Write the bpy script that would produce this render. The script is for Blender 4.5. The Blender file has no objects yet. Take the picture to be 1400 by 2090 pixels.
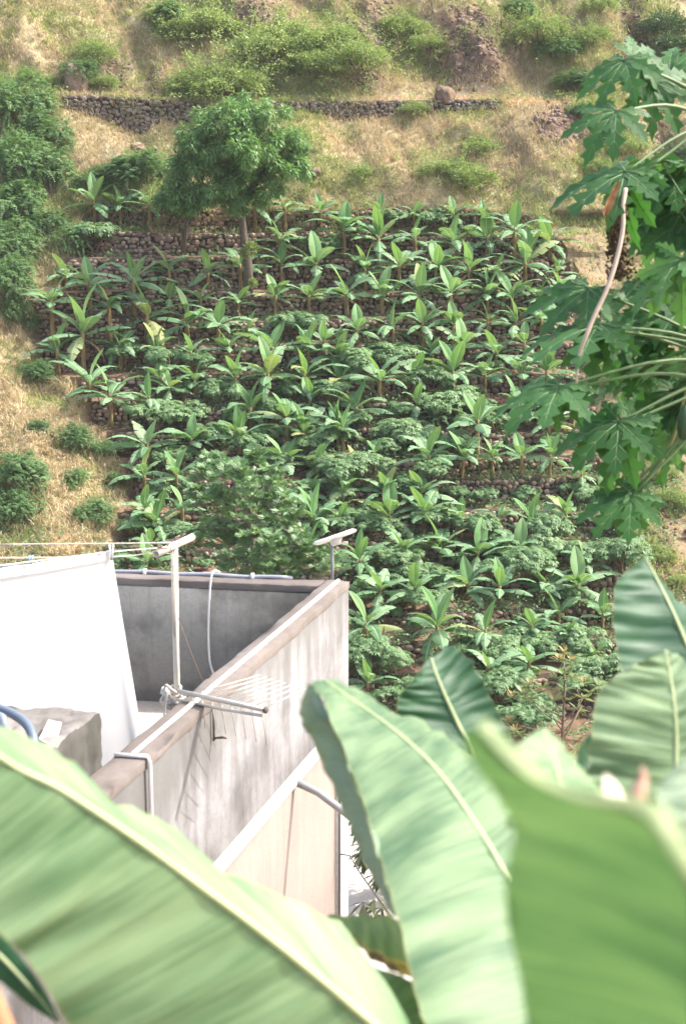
import bpy, math, random
import numpy as np
from mathutils import Vector, Matrix, Euler, noise

random.seed(7)
rng = np.random.default_rng(7)
R = math.radians
scene = bpy.context.scene
COL = scene.collection

# ------------------------------------------------------------------ camera, sky, sun, exposure
PITCH = R(13.1)
F = 2903.0                      # focal length in photo pixels (50 mm on 36 mm high film, 2090 rows)
cam_data = bpy.data.cameras.new('camera')
cam = bpy.data.objects.new('camera', cam_data)
COL.objects.link(cam)
cam.location = (0, 0, 0)
cam.rotation_euler = (R(90) - PITCH, 0, 0)
cam_data.sensor_fit = 'VERTICAL'
cam_data.sensor_height = 36.0
cam_data.sensor_width = 24.0
cam_data.lens = 50.0
cam_data.clip_start = 0.05
cam_data.clip_end = 600.0
cam_data.dof.use_dof = True
cam_data.dof.focus_distance = 55.0
cam_data.dof.aperture_fstop = 4.5
scene.camera = cam

SUN_DIR = Vector((0.66, 0.10, 0.80)).normalized()      # towards the sun
world = bpy.data.worlds.new('World')
scene.world = world
world.use_nodes = True
wn = world.node_tree.nodes
wl = world.node_tree.links
sky = wn.new('ShaderNodeTexSky')
sky.sky_type = 'NISHITA'
sky.sun_disc = False
sky.sun_elevation = math.asin(SUN_DIR.z)
sky.sun_rotation = math.atan2(SUN_DIR.x, SUN_DIR.y)
sky.dust_density = 5.0
sky.ozone_density = 0.6
bg = wn['Background']
bg.inputs['Strength'].default_value = 0.15
wl.new(sky.outputs['Color'], bg.inputs['Color'])
sun_data = bpy.data.lights.new('sun', 'SUN')
sun_data.energy = 2.25
sun_data.angle = R(0.6)
sun_data.color = (1.0, 0.97, 0.925)
sun = bpy.data.objects.new('sun', sun_data)
sun.rotation_euler = SUN_DIR.to_track_quat('Z', 'Y').to_euler()
COL.objects.link(sun)
scene.view_settings.view_transform = 'Standard'
scene.view_settings.look = 'None'
scene.view_settings.gamma = 1.0
scene.view_settings.use_curve_mapping = False
scene.view_settings.exposure = 1.70
scene.cycles.max_bounces = 8
scene.cycles.transparent_max_bounces = 4
scene.cycles.use_denoising = True
scene.cycles.use_adaptive_sampling = False
scene.cycles.sample_clamp_indirect = 4.0

UPV = Vector((0, math.sin(PITCH), math.cos(PITCH)))
FWD = Vector((0, math.cos(PITCH), -math.sin(PITCH)))

def at(px, py, Y):
    """world point at horizontal distance Y that the photo shows at pixel (px, py)"""
    d = Vector(((px - 700) / F, 0, 0)) + UPV * ((1045 - py) / F) + FWD
    return d * (Y / d.y)

# ------------------------------------------------------------------ mesh helpers
def mesh_arrays(name, V, faces, mat=None, smooth=False, uv=None):
    """faces: list of int arrays (n,3) or (n,4); uv: (nverts,2) per vertex"""
    me = bpy.data.meshes.new(name)
    V = np.asarray(V, dtype=np.float32)
    me.vertices.add(len(V))
    me.vertices.foreach_set('co', V.ravel())
    idx = np.concatenate([np.asarray(f, dtype=np.int32).ravel() for f in faces])
    tot = np.concatenate([np.full(len(f), np.asarray(f).shape[1], dtype=np.int32) for f in faces])
    start = np.concatenate([[0], np.cumsum(tot)[:-1]]).astype(np.int32)
    me.loops.add(len(idx))
    me.loops.foreach_set('vertex_index', idx)
    me.polygons.add(len(tot))
    me.polygons.foreach_set('loop_start', start)
    me.polygons.foreach_set('loop_total', tot)
    if smooth:
        me.polygons.foreach_set('use_smooth', np.ones(len(tot), dtype=bool))
    if uv is not None:
        l = me.uv_layers.new(name='UVMap')
        l.data.foreach_set('uv', np.asarray(uv, dtype=np.float32)[idx].ravel())
    me.update(calc_edges=True)
    me.validate()
    if mat:
        me.materials.append(mat)
    return me

class MB:
    """collects verts and faces"""
    def __init__(self):
        self.v = []; self.q = []; self.t = []; self.uv = []
    def add(self, V, Q=(), T=(), UV=None):
        o = len(self.v)
        self.v.extend([tuple(p) for p in V])
        self.uv.extend(UV if UV is not None else [(0.5, 0.5)] * len(V))
        self.q.extend([tuple(i + o for i in f) for f in Q])
        self.t.extend([tuple(i + o for i in f) for f in T])
    def box(self, c, s, rot=None, jit=0):
        P = []
        for z in (-1, 1):
            for x, y in ((-1, -1), (1, -1), (1, 1), (-1, 1)):
                p = Vector((x * s[0] / 2, y * s[1] / 2, z * s[2] / 2))
                if rot is not None: p = rot @ p
                P.append(Vector(c) + p + Vector((random.uniform(-jit, jit), random.uniform(-jit, jit), random.uniform(-jit, jit))))
        self.add(P, [(3, 2, 1, 0), (4, 5, 6, 7), (0, 1, 5, 4), (1, 2, 6, 5), (2, 3, 7, 6), (3, 0, 4, 7)])
    def tube(self, pts, radii, n=8, cap=True):
        pts = [Vector(p) for p in pts]
        if not hasattr(radii, '__len__'): radii = [radii] * len(pts)
        V = []; Q = []; T = []
        ref = None
        for i, p in enumerate(pts):
            a = pts[max(0, i - 1)]; b = pts[min(len(pts) - 1, i + 1)]
            t = (b - a).normalized()
            if ref is None:
                ref = t.orthogonal().normalized()
            ref = (ref - t * ref.dot(t)).normalized()
            s = t.cross(ref)
            for k in range(n):
                an = 2 * math.pi * k / n
                V.append(p + (ref * math.cos(an) + s * math.sin(an)) * radii[i])
        for i in range(len(pts) - 1):
            for k in range(n):
                Q.append((i * n + k, i * n + (k + 1) % n, (i + 1) * n + (k + 1) % n, (i + 1) * n + k))
        if cap:
            V.append(pts[0]); V.append(pts[-1])
            c0 = len(V) - 2; m = (len(pts) - 1) * n
            for k in range(n):
                T.append((c0, (k + 1) % n, k)); T.append((c0 + 1, m + k, m + (k + 1) % n))
        self.add(V, Q, T)
    def mesh(self, name, mat=None, smooth=False):
        fs = []
        if self.q: fs.append(np.array(self.q))
        if self.t: fs.append(np.array(self.t))
        return mesh_arrays(name, self.v, fs, mat, smooth, self.uv)

def link(name, data, parent=None, loc=None, rot=None, scale=None):
    o = bpy.data.objects.new(name, data)
    COL.objects.link(o)
    if parent is not None: o.parent = parent
    if loc is not None: o.location = loc
    if rot is not None: o.rotation_euler = rot
    if scale is not None: o.scale = scale if hasattr(scale, '__len__') else (scale,) * 3
    return o

def tag(o, label, cat, group=None):
    o['label'] = label; o['category'] = cat
    if group: o['group'] = group
    return o

def thing(name, label, cat, loc=(0, 0, 0), rotz=0, group=None, scale=None):
    return tag(link(name, None, None, loc, (0, 0, rotz), scale), label, cat, group)

def part(name, mb, mat, parent, smooth=False):
    """mb holds world coordinates; parent sits unrotated at parent.location"""
    off = Vector((0, 0, 0)); p = parent
    while p is not None:
        off += p.location; p = p.parent
    mb.v = [tuple(Vector(v) - off) for v in mb.v]
    return link(name, mb.mesh(name, mat, smooth), parent)

ORD = ('first second third fourth fifth sixth seventh eighth ninth tenth eleventh twelfth thirteenth fourteenth fifteenth sixteenth '
       'seventeenth eighteenth nineteenth twentieth twenty-first twenty-second twenty-third twenty-fourth twenty-fifth twenty-sixth').split()

def fbm(x, y, z, o=4):
    return noise.fractal(Vector((x, y, z)), 1.0, 2.0, o)

def catmull(pts, n):
    """n samples of a smooth curve through pts (tuples of any length)"""
    P = [np.array(p, float) for p in pts]
    P = [2 * P[0] - P[1]] + P + [2 * P[-1] - P[-2]]
    m = len(P) - 3
    out = []
    for i in range(n):
        u = i / (n - 1) * m
        k = min(int(u), m - 1); t = u - k
        a, b, c, d = P[k:k + 4]
        out.append(0.5 * ((2 * b) + (c - a) * t + (2 * a - 5 * b + 4 * c - d) * t * t + (3 * b - a - 3 * c + d) * t ** 3))
    return out

# ------------------------------------------------------------------ materials
def new_mat(name):
    m = bpy.data.materials.new(name); m.use_nodes = True
    nt = m.node_tree
    b = nt.nodes['Principled BSDF']
    return m, nt, b

def ramp(nt, fac, stops):
    r = nt.nodes.new('ShaderNodeValToRGB')
    el = r.color_ramp.elements
    while len(el) < len(stops): el.new(0.5)
    for e, (p, c) in zip(el, stops):
        e.position = p; e.color = (c[0], c[1], c[2], 1)
    nt.links.new(fac, r.inputs['Fac'])
    return r.outputs['Color']

def tex_noise(nt, scale, detail=4, vec=None, rough=0.55, mapscale=None, coord='Object'):
    n = nt.nodes.new('ShaderNodeTexNoise')
    n.inputs['Scale'].default_value = scale
    n.inputs['Detail'].default_value = detail
    n.inputs['Roughness'].default_value = rough
    if vec is None:
        if coord == 'World':
            vec = nt.nodes.new('ShaderNodeNewGeometry').outputs['Position']
        else:
            vec = nt.nodes.new('ShaderNodeTexCoord').outputs[coord]
    if mapscale:
        mp = nt.nodes.new('ShaderNodeMapping')
        mp.inputs['Scale'].default_value = mapscale
        nt.links.new(vec, mp.inputs['Vector']); vec = mp.outputs['Vector']
    nt.links.new(vec, n.inputs['Vector'])
    return n.outputs['Fac']

def mixc(nt, fac, a, b, mode='MIX'):
    m = nt.nodes.new('ShaderNodeMix'); m.data_type = 'RGBA'; m.blend_type = mode
    for s, v in ((0, fac), (6, a), (7, b)):
        if hasattr(v, 'links') or hasattr(v, 'is_linked'):
            nt.links.new(v, m.inputs[s])
        elif s == 0: m.inputs[0].default_value = v
        else: m.inputs[s].default_value = (v[0], v[1], v[2], 1)
    return m.outputs[2]

def math_n(nt, op, a, b=None, c=None):
    m = nt.nodes.new('ShaderNodeMath'); m.operation = op
    for i, v in enumerate((a, b, c)):
        if v is None: continue
        if hasattr(v, 'is_linked'): nt.links.new(v, m.inputs[i])
        else: m.inputs[i].default_value = v
    return m.outputs[0]

def maprange(nt, v, a, b, c=0, d=1):
    m = nt.nodes.new('ShaderNodeMapRange')
    nt.links.new(v, m.inputs[0])
    for i, x in enumerate((a, b, c, d)): m.inputs[i + 1].default_value = x
    return m.outputs[0]

def bump(nt, b, h, strength, dist=0.02):
    n = nt.nodes.new('ShaderNodeBump')
    n.inputs['Strength'].default_value = strength
    n.inputs['Distance'].default_value = dist
    nt.links.new(h, n.inputs['Height'])
    nt.links.new(n.outputs['Normal'], b.inputs['Normal'])
    return n.outputs['Normal']

def plain(name, col, rough=0.6, var=0.15, scale=6, metal=0):
    m, nt, b = new_mat(name)
    f = tex_noise(nt, scale, 5)
    lo = [c * (1 - var) for c in col]; hi = [min(1, c * (1 + var)) for c in col]
    nt.links.new(ramp(nt, f, [(0.3, lo), (0.7, hi)]), b.inputs['Base Color'])
    b.inputs['Roughness'].default_value = rough
    b.inputs['Metallic'].default_value = metal
    return m

def foliage(name, dark, light, trans=0.3, rough=0.5, tcol=None, wscale=0.35, extra=None, spec=0.4):
    """leaf colour varies per leaf (island), per plant (object random) and by broad patches"""
    m, nt, b = new_mat(name)
    geo = nt.nodes.new('ShaderNodeNewGeometry')
    oi = nt.nodes.new('ShaderNodeObjectInfo')
    f = math_n(nt, 'MULTIPLY_ADD', geo.outputs['Random Per Island'], 0.5, 0.0)
    f = math_n(nt, 'MULTIPLY_ADD', oi.outputs['Random'], 0.25, f)
    f = math_n(nt, 'MULTIPLY_ADD', tex_noise(nt, wscale, 3, coord='World'), 0.5, f)
    stops = [(0.2, dark), (0.95, light)]
    if extra: stops = [(0.2, dark), (0.86, light), (0.97, extra)]
    c = ramp(nt, f, stops)
    nt.links.new(c, b.inputs['Base Color'])
    b.inputs['Roughness'].default_value = rough
    b.inputs['Specular IOR Level'].default_value = spec
    tr = nt.nodes.new('ShaderNodeBsdfTranslucent')
    tc = tcol or [min(1, light[0] * 1.6), min(1, light[1] * 1.7), light[2] * 0.8]
    nt.links.new(mixc(nt, 0.6, c, tc), tr.inputs['Color'])
    mx = nt.nodes.new('ShaderNodeMixShader'); mx.inputs[0].default_value = trans
    nt.links.new(b.outputs[0], mx.inputs[1]); nt.links.new(tr.outputs[0], mx.inputs[2])
    nt.links.new(mx.outputs[0], nt.nodes['Material Output'].inputs['Surface'])
    return m
# ------------------------------------------------------------------ terrain: terraced hillside, dry hill above, valley floor, yard
EDGE_PX = [430, 478, 530, 597, 655, 705, 768, 825, 880, 935, 985, 1050, 1115, 1180, 1245, 1310, 1380, 1450, 1520]
NK = len(EDGE_PX)
EDGE_Y = [46 + (1520 - y) / 1090 * 34 for y in EDGE_PX]
EDGE_Z = [at(700, y, d).z for y, d in zip(EDGE_PX, EDGE_Y)]

def edge_y(X, k):
    return EDGE_Y[k] + 0.40 * math.sin(X * 0.33 + k * 1.1) + 0.22 * math.sin(X * 0.85 + k * 2.3)
def edge_z(X, k):
    return EDGE_Z[k] + 0.10 * math.sin(X * 0.4 + k * 1.7) + (0.012 * -X if k < 3 else 0)

def interp(x, tab):
    return float(np.interp(x, [t[0] for t in tab], [t[1] for t in tab]))
LEFT_PX = [(430, 165), (530, 120), (560, 50), (720, 60), (760, 130), (850, 170), (900, 225), (1000, 235), (1100, 190), (1200, 100), (1300, 0), (1520, -100)]
RIGHT_PX = [(430, 1085), (480, 1150), (560, 1190), (650, 1190), (800, 1235), (1000, 1265), (1150, 1320), (1300, 1450), (1520, 1500)]
XL = [(interp(y, LEFT_PX) - 700) / 2980 * d for y, d in zip(EDGE_PX, EDGE_Y)]
XR = [(interp(y, RIGHT_PX) - 700) / 2980 * d for y, d in zip(EDGE_PX, EDGE_Y)]

def smooth01(t):
    t = min(1, max(0, t)); return t * t * (3 - 2 * t)
def tmask(X, k):
    return smooth01((X - XL[k]) / 0.8 + 0.5) * smooth01((XR[k] - X) / 0.8 + 0.5)

xs = np.concatenate([np.linspace(-75, -24, 18)[:-1], np.linspace(-24, 24, 161), np.linspace(24, 75, 18)[1:]])
PATH_Y = 86.8
def path_z(X):
    px = 700 + X / PATH_Y * 2980
    return (369 - interp(px, [(0, 196), (140, 204), (270, 209), (450, 222), (560, 217), (700, 216), (870, 214), (1000, 212), (1130, 214), (1300, 226)])) / 2980 * PATH_Y * 1.02
def path_foot(X):
    px = 700 + X / PATH_Y * 2980
    h = interp(px, [(100, 3), (140, 22), (220, 45), (290, 72), (340, 36), (380, 46), (450, 34), (540, 20), (620, 16), (700, 36), (760, 32), (870, 22), (1000, 20), (1060, 4)])
    return path_z(X) - h / 2980 * PATH_Y

def hill_noise(X, z, amp):
    a = 1.3 * fbm(X * 0.10 + z * 0.07, z * 0.09, 3.1, 3) + 0.9 * (0.35 - abs(fbm((X + 0.75 * z) * 0.22, (z - 0.3 * X) * 0.06, 6.3, 2)))
    b = 0.45 * fbm(X * 0.45 + z * 0.2, z * 0.4, 8.2, 4)
    c = 0.28 * fbm(X * 1.6, z * 1.4, 1.2, 4)
    return amp * (a + b + c)
def outcrop(X, z):
    o = 0
    for ox, oz, rx, rz in ((7.6, 8.2, 4.2, 3.6), (-14.5, 6.4, 2.2, 1.6), (-11.2, 5.8, 1.0, 1.8), (12.8, 3.2, 2.8, 1.7), (2.2, 9.0, 2.4, 3.0), (-5.5, 10.0, 2.4, 1.8), (1.2, 5.9, 1.6, 0.9)):
        o = max(o, 1 - math.hypot((X - ox) / rx, (z - oz) / rz))
    return max(0, o)

# rows of the sheet, from far to near; zone 0 dry hill, 1 terraces, 2 valley and near ground
UP = []
for i in range(14): UP.append(('hi', i / 13))                     # far top .. just above the picture
for i in range(1, 28): UP.append(('up', i / 27))                   # above the path
UP.append(('pi', 0)); UP.append(('pe', 0)); UP.append(('pf', 0))    # path inner edge, path outer edge, wall foot
for i in range(1, 24): UP.append(('lo', i / 24))
rows_pts = []; zone = []
for kind, t in UP:
    r = []
    for X in xs:
        X = float(X)
        zp = path_z(X)
        if kind == 'hi': Y, z, am = 125 - 28 * t, 36 - 23 * t, 1.0
        elif kind == 'up': Y, z, am = 97 - 8.9 * t, 13 + (zp + 0.15 - 13) * t, min(1, 4 * (1 - t) + 0.12)
        elif kind == 'pi': Y, z, am = 88.0, zp + 0.05, 0.1
        elif kind == 'pe': Y, z, am = PATH_Y, zp, 0.0
        elif kind == 'pf': Y, z, am = PATH_Y - 0.12, path_foot(X), 0.0
        else:
            z0, y0 = path_foot(X), PATH_Y - 0.12
            z1, y1 = edge_z(X, 0), edge_y(X, 0)
            Y, z, am = y0 + (y1 - y0) * t, z0 + (z1 - z0) * t, min(1, 4 * t, 4 * (1 - t) + 0.05)
        d = hill_noise(X, z, 1.05 * am)
        oc = outcrop(X, z) * am
        if oc > 0: d += oc * 0.9 + oc * 1.1 * (0.4 - abs(fbm(X * 0.9, z * 0.9, 5.0, 5)))
        gx = 18.2 + 0.5 * math.sin(z * 0.4)                        # rocky gully on the right
        d -= 1.1 * math.exp(-((X - gx) / 0.9) ** 2) * am
        r.append((X, Y - 0.7 * d, z + 0.45 * d))
    rows_pts.append(r); zone.append(0)
def smooth_shift(X, k, f):
    """what the untouched slope beside the terraces does: bulges out on the left, gullies on the right"""
    s = 0.0
    if X < 0:
        s -= 2.2 * smooth01((XL[k] - X) / 3.0) * smooth01((k - 2) / 4)
    else:
        s += 0.6 * smooth01((X - XR[k]) / 2.0)
    return s + 0.7 * fbm(X * 0.4, k + f, 2.2, 4)
for k in range(NK - 1):
    for which, f in (('e', 0.0), ('b', 0.40), ('m', 0.62), ('n', 0.85)):
        r = []
        for X in xs:
            X = float(X)
            m = tmask(X, k)
            y0, z0, y1, z1 = edge_y(X, k), edge_z(X, k), edge_y(X, k + 1), edge_z(X, k + 1)
            if which == 'e': ty, tz = y0, z0
            elif which == 'b': ty, tz = y0 - 0.16, z1 + 0.06
            elif which == 'm': ty, tz = y0 - 0.16 + (y1 - y0 + 0.16) * 0.4, z1 + 0.03
            else: ty, tz = y0 - 0.16 + (y1 - y0 + 0.16) * 0.8, z1 + 0.01
            sy, sz = y0 + (y1 - y0) * f, z0 + (z1 - z0) * f
            sy += smooth_shift(X, k, f)
            n = 0.03 * fbm(X * 1.4, k * 3 + f, 0.4, 3) if which in 'mn' else 0
            r.append((X, sy + (ty - sy) * m, sz + (tz - sz) * m + n))
        rows_pts.append(r); zone.append(1)
NEAR = [(45.2, -18.6), (43, -19.3), (39, -19.6), (34, -18.6), (28, -15.2), (23, -11.2), (20.4, -8.9), (19.3, -8.12), (13, -8.1), (7, -8.1), (4.4, -7.6), (3.2, -4.6), (2.2, -3.0), (0.8, -1.85), (-1, -1.7), (-20, -1.5)]
for Y, z in NEAR:
    r = []
    for X in xs:
        X = float(X)
        a = 0 if 5 < Y < 20.5 else 0.35
        if Y > 44: yy, zz = edge_y(X, NK - 1) - 0.8, edge_z(X, NK - 1) - 0.8
        else: yy, zz = Y, z
        r.append((X, yy, zz + a * fbm(X * 0.3, Y * 0.3, 0.7, 3)))
    rows_pts.append(r); zone.append(2)
TP = np.array(rows_pts)                                             # rows x cols x 3
NR, NC = TP.shape[:2]
ii = np.arange(NR * NC).reshape(NR, NC)
T_FACES = np.stack([ii[:-1, :-1], ii[1:, :-1], ii[1:, 1:], ii[:-1, 1:]], -1).reshape(-1, 4)
ROW_LO = len(UP)                                                    # first terrace row
from mathutils.bvhtree import BVHTree
_tris = np.concatenate([T_FACES[:, [0, 1, 2]], T_FACES[:, [0, 2, 3]]])
BVH = BVHTree.FromPolygons([Vector(p) for p in TP.reshape(-1, 3)], [tuple(int(a) for a in t) for t in _tris])
def ground(X, Y, top=60.0):
    h = BVH.ray_cast(Vector((X, Y, top)), Vector((0, 0, -1)))
    return h[0].z if h[0] is not None else -8.0
# ------------------------------------------------------------------ where the plants of the hillside stand (metres)

BANANAS = [
(-13.68,80.07,1.74,1.21),(-12.25,80.01,1.67,1.21),(-10.57,79.56,1.89,1.47),(-14.73,72.39,2.60,1.58),(-14.61,76.00,0.95,1.28),(-13.08,74.18,2.12,1.49),(-11.84,72.53,2.38,1.58),
(-10.78,74.04,2.31,1.74),(-9.98,72.89,1.63,1.83),(-9.17,76.02,1.23,1.28),(-7.11,76.00,1.12,1.28),(-7.39,74.64,1.25,1.13),(-8.99,74.18,1.27,1.24),(-13.00,71.25,2.48,1.67),(-14.16,70.53,1.47,1.66),
(-11.18,71.45,1.54,1.56),(-7.95,72.92,1.25,1.59),(-6.35,72.66,1.10,1.46),(-9.37,71.08,1.27,1.07),(-5.44,74.77,1.15,1.25),(-4.79,72.31,0.84,0.97),(-5.67,70.74,1.34,1.42),(-3.48,70.65,1.40,1.42),
(-1.70,70.35,1.38,1.18),(-3.26,76.91,1.72,1.29),(-3.42,77.78,1.09,1.10),(-3.49,74.17,1.51,1.37),(-1.43,76.67,1.77,1.54),(-1.77,74.23,1.38,1.30),(-5.45,76.46,1.53,1.28),(-1.20,79.15,1.39,0.96),
(-3.14,79.03,1.53,1.33),(-4.80,79.29,1.80,1.33),(-8.86,68.69,1.28,1.15),(-7.55,70.71,1.13,1.07),(-5.21,68.53,1.42,1.26),(-3.62,68.42,1.75,1.26),(-7.23,68.95,1.04,1.39),(-1.85,68.72,1.60,1.38),
(-12.18,67.95,1.18,1.25),(-11.03,66.95,1.76,1.46),(-9.18,66.98,1.70,1.24),(0.05,78.29,1.88,1.58),(1.90,78.15,1.43,1.70),(3.88,78.08,1.47,1.44),(5.95,78.13,1.18,1.44),(7.76,77.79,1.42,1.57),
(9.16,77.52,1.90,1.56),(9.60,76.05,1.66,1.53),(11.05,77.36,1.13,1.30),(11.35,76.40,1.19,1.15),(1.17,76.38,1.38,1.28),(2.99,76.46,1.55,1.54),(4.92,76.18,1.37,1.41),(6.62,75.76,1.24,1.27),
(8.11,75.71,1.00,1.14),(0.18,74.31,1.42,1.50),(2.02,74.05,1.27,1.54),(3.90,73.66,1.43,1.48),(5.53,73.66,1.60,1.36),(7.47,74.19,1.39,1.24),(8.76,74.42,1.42,1.25),(10.16,74.41,1.43,1.25),
(11.34,74.40,1.82,1.25),(0.73,71.29,0.93,1.24),(2.52,72.01,1.02,1.21),(4.01,72.21,1.30,1.33),(5.60,72.61,1.18,1.22),(7.35,72.71,1.52,1.27),(8.76,72.58,1.25,1.22),(10.08,72.66,1.45,1.27),
(5.92,71.07,1.54,1.43),(9.07,71.31,1.65,1.24),(4.46,71.18,1.20,1.19),(7.65,71.13,0.97,1.31),(-0.97,70.39,2.01,0.94),(-0.19,70.32,1.08,1.18),(-0.07,69.18,1.12,1.28),(1.77,68.18,1.33,1.42),
(3.46,69.08,1.26,1.34),(5.38,69.17,1.44,1.28),(6.95,69.29,1.31,1.05),(8.64,69.05,1.51,1.27),(9.85,68.71,1.72,1.27),(2.02,79.94,1.41,1.07),(3.90,79.80,1.36,1.07),(6.04,79.64,1.47,1.02),
(7.66,79.76,1.50,1.07),(-8.34,67.85,0.85,1.14),(-4.42,66.99,1.16,1.35),(-2.63,65.82,1.88,1.33),(-1.60,67.68,1.41,0.91),(-8.96,64.11,1.65,1.29),(-6.98,64.88,0.91,1.20),(-4.75,64.71,0.99,1.30),
(-1.83,65.42,1.04,1.36),(-0.23,65.56,1.39,1.10),(-8.91,62.61,1.47,1.26),(-7.44,62.34,1.69,1.05),(-2.68,63.73,0.90,1.18),(-1.12,63.81,0.82,1.07),(-8.59,60.04,1.65,1.21),(-6.96,60.13,1.74,1.21),
(-8.05,59.84,0.94,1.20),(-1.41,61.79,0.99,0.93),(-1.27,59.79,0.99,1.20),(-1.35,58.37,1.25,0.98),(-8.04,58.03,1.36,0.78),(-8.10,56.81,0.76,0.95),(0.63,66.95,1.02,1.35),(0.00,65.51,1.17,1.28),
(3.51,67.39,1.18,1.02),(4.52,66.54,0.68,0.89),(6.21,64.89,1.98,1.31),(8.10,66.65,1.56,1.01),(9.58,65.48,1.66,1.27),(10.91,66.80,1.19,1.12),(1.44,63.48,1.59,0.85),(3.87,63.11,1.38,1.27),
(5.45,63.50,1.25,1.24),(6.76,63.32,1.25,1.17),(8.08,63.25,1.24,1.17),(9.35,63.25,1.24,1.17),(10.73,62.75,1.80,0.84),(0.56,63.57,0.89,0.85),(0.00,61.51,1.10,1.14),(1.89,61.58,0.93,1.20),
(3.47,61.53,0.80,1.03),(-0.11,59.88,0.95,1.00),(2.03,60.47,0.95,1.22),(3.52,60.33,1.26,1.26),(5.16,60.24,1.02,0.91),(6.84,60.39,1.02,1.11),(8.24,60.47,0.79,1.01),(9.71,60.39,1.22,1.22),
(11.57,62.55,0.67,0.84),(2.49,58.36,1.05,1.27),(4.16,58.57,1.01,1.28),(5.67,57.97,0.92,1.17),(7.44,58.12,0.93,1.17),(0.71,56.86,0.91,1.14),(9.98,56.60,0.75,0.95),(1.51,54.95,0.96,1.20),
(2.85,54.82,0.96,1.20),(0.88,52.11,0.96,1.19),(3.57,51.71,1.86,1.25),(5.07,55.63,0.82,1.03),(6.27,54.79,0.96,1.20),(8.24,55.47,0.74,0.93),(9.50,55.32,0.92,1.15),(5.44,52.07,1.52,1.05),
(8.55,54.04,0.85,1.05),(10.27,53.92,0.92,0.90),(7.33,52.83,0.72,0.89),(5.34,49.93,1.24,1.04),(6.89,50.05,1.33,1.01),(8.54,52.03,1.11,0.79),(9.56,51.26,0.70,0.86),(0.90,49.38,0.82,0.99),

]

CASSAVA = [
(-10.85,71.52,1.08),(-8.55,69.79,1.05),(-7.23,69.84,0.82),(-13.45,78.23,1.44),(-2.49,72.54,1.17),(-1.49,72.50,1.09),(2.19,70.72,1.23),(0.72,69.97,1.06),(3.44,71.33,1.15),(5.15,67.58,1.41),
(4.29,68.88,1.16),(6.07,67.40,1.13),(4.84,79.78,1.07),(2.97,80.02,0.94),(-0.93,78.66,0.92),(-1.86,78.53,0.84),(-7.31,66.91,1.01),(-5.99,67.71,0.91),(-3.17,67.65,1.02),(-2.50,68.72,0.81),
(-8.72,65.89,1.11),(-8.14,66.93,1.01),(-6.20,65.88,1.11),(-8.56,64.35,0.86),(-7.67,64.45,0.97),(-9.60,65.33,0.66),(-3.57,66.10,0.89),(-4.28,64.40,0.86),(-0.80,65.65,0.99),
(-3.47,63.93,0.97),(-7.92,62.50,0.84),(-8.94,60.17,0.81),(-7.58,59.36,0.80),(-9.31,58.20,0.59),(-3.73,62.39,1.05),(-1.97,62.19,0.94),(-0.54,61.84,0.93),(-0.64,59.98,0.81),
(-0.71,68.17,0.92),(-0.67,64.03,0.97),(2.70,67.52,0.79),(5.50,67.42,1.13),(2.75,65.61,1.21),(3.76,65.39,1.21),(4.88,65.13,0.98),(2.06,65.81,0.77),(0.00,62.20,0.94),(1.10,62.77,1.05),
(2.51,62.10,1.04),(3.97,62.89,0.95),(0.85,60.39,0.91),(0.53,59.88,0.80),(3.74,60.43,1.01),(5.69,59.46,1.00),(6.45,58.68,1.08),(8.60,59.14,0.99),(7.41,56.15,1.04),(8.53,57.76,1.07),
(9.98,57.18,0.96),(11.55,56.93,1.15),(10.42,62.25,0.84),(12.01,59.56,0.80),(2.35,57.43,0.96),(3.43,56.62,0.95),(4.53,56.38,0.76),(1.21,56.41,0.85),(2.73,56.59,0.95),(3.41,54.31,0.82),
(1.75,54.21,0.64),(1.19,50.46,1.02),(1.83,50.57,0.76),(0.56,51.69,0.69),(1.68,48.61,0.57),(4.79,52.04,0.79),(5.84,52.30,0.88),(6.97,52.22,0.96),(7.81,52.22,0.88),(9.13,52.28,1.05),
(5.69,48.89,0.90),(6.48,49.51,0.91),(9.86,50.33,1.01),(9.07,50.53,0.76),(6.81,46.56,0.86),(6.00,46.90,0.71),(6.89,48.39,0.65),(6.15,51.46,0.78),(8.66,48.57,0.81),(5.05,62.28,0.63),
(6.33,61.86,0.62),(8.25,62.38,0.63),(-10.49,65.18,0.55),
]

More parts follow.
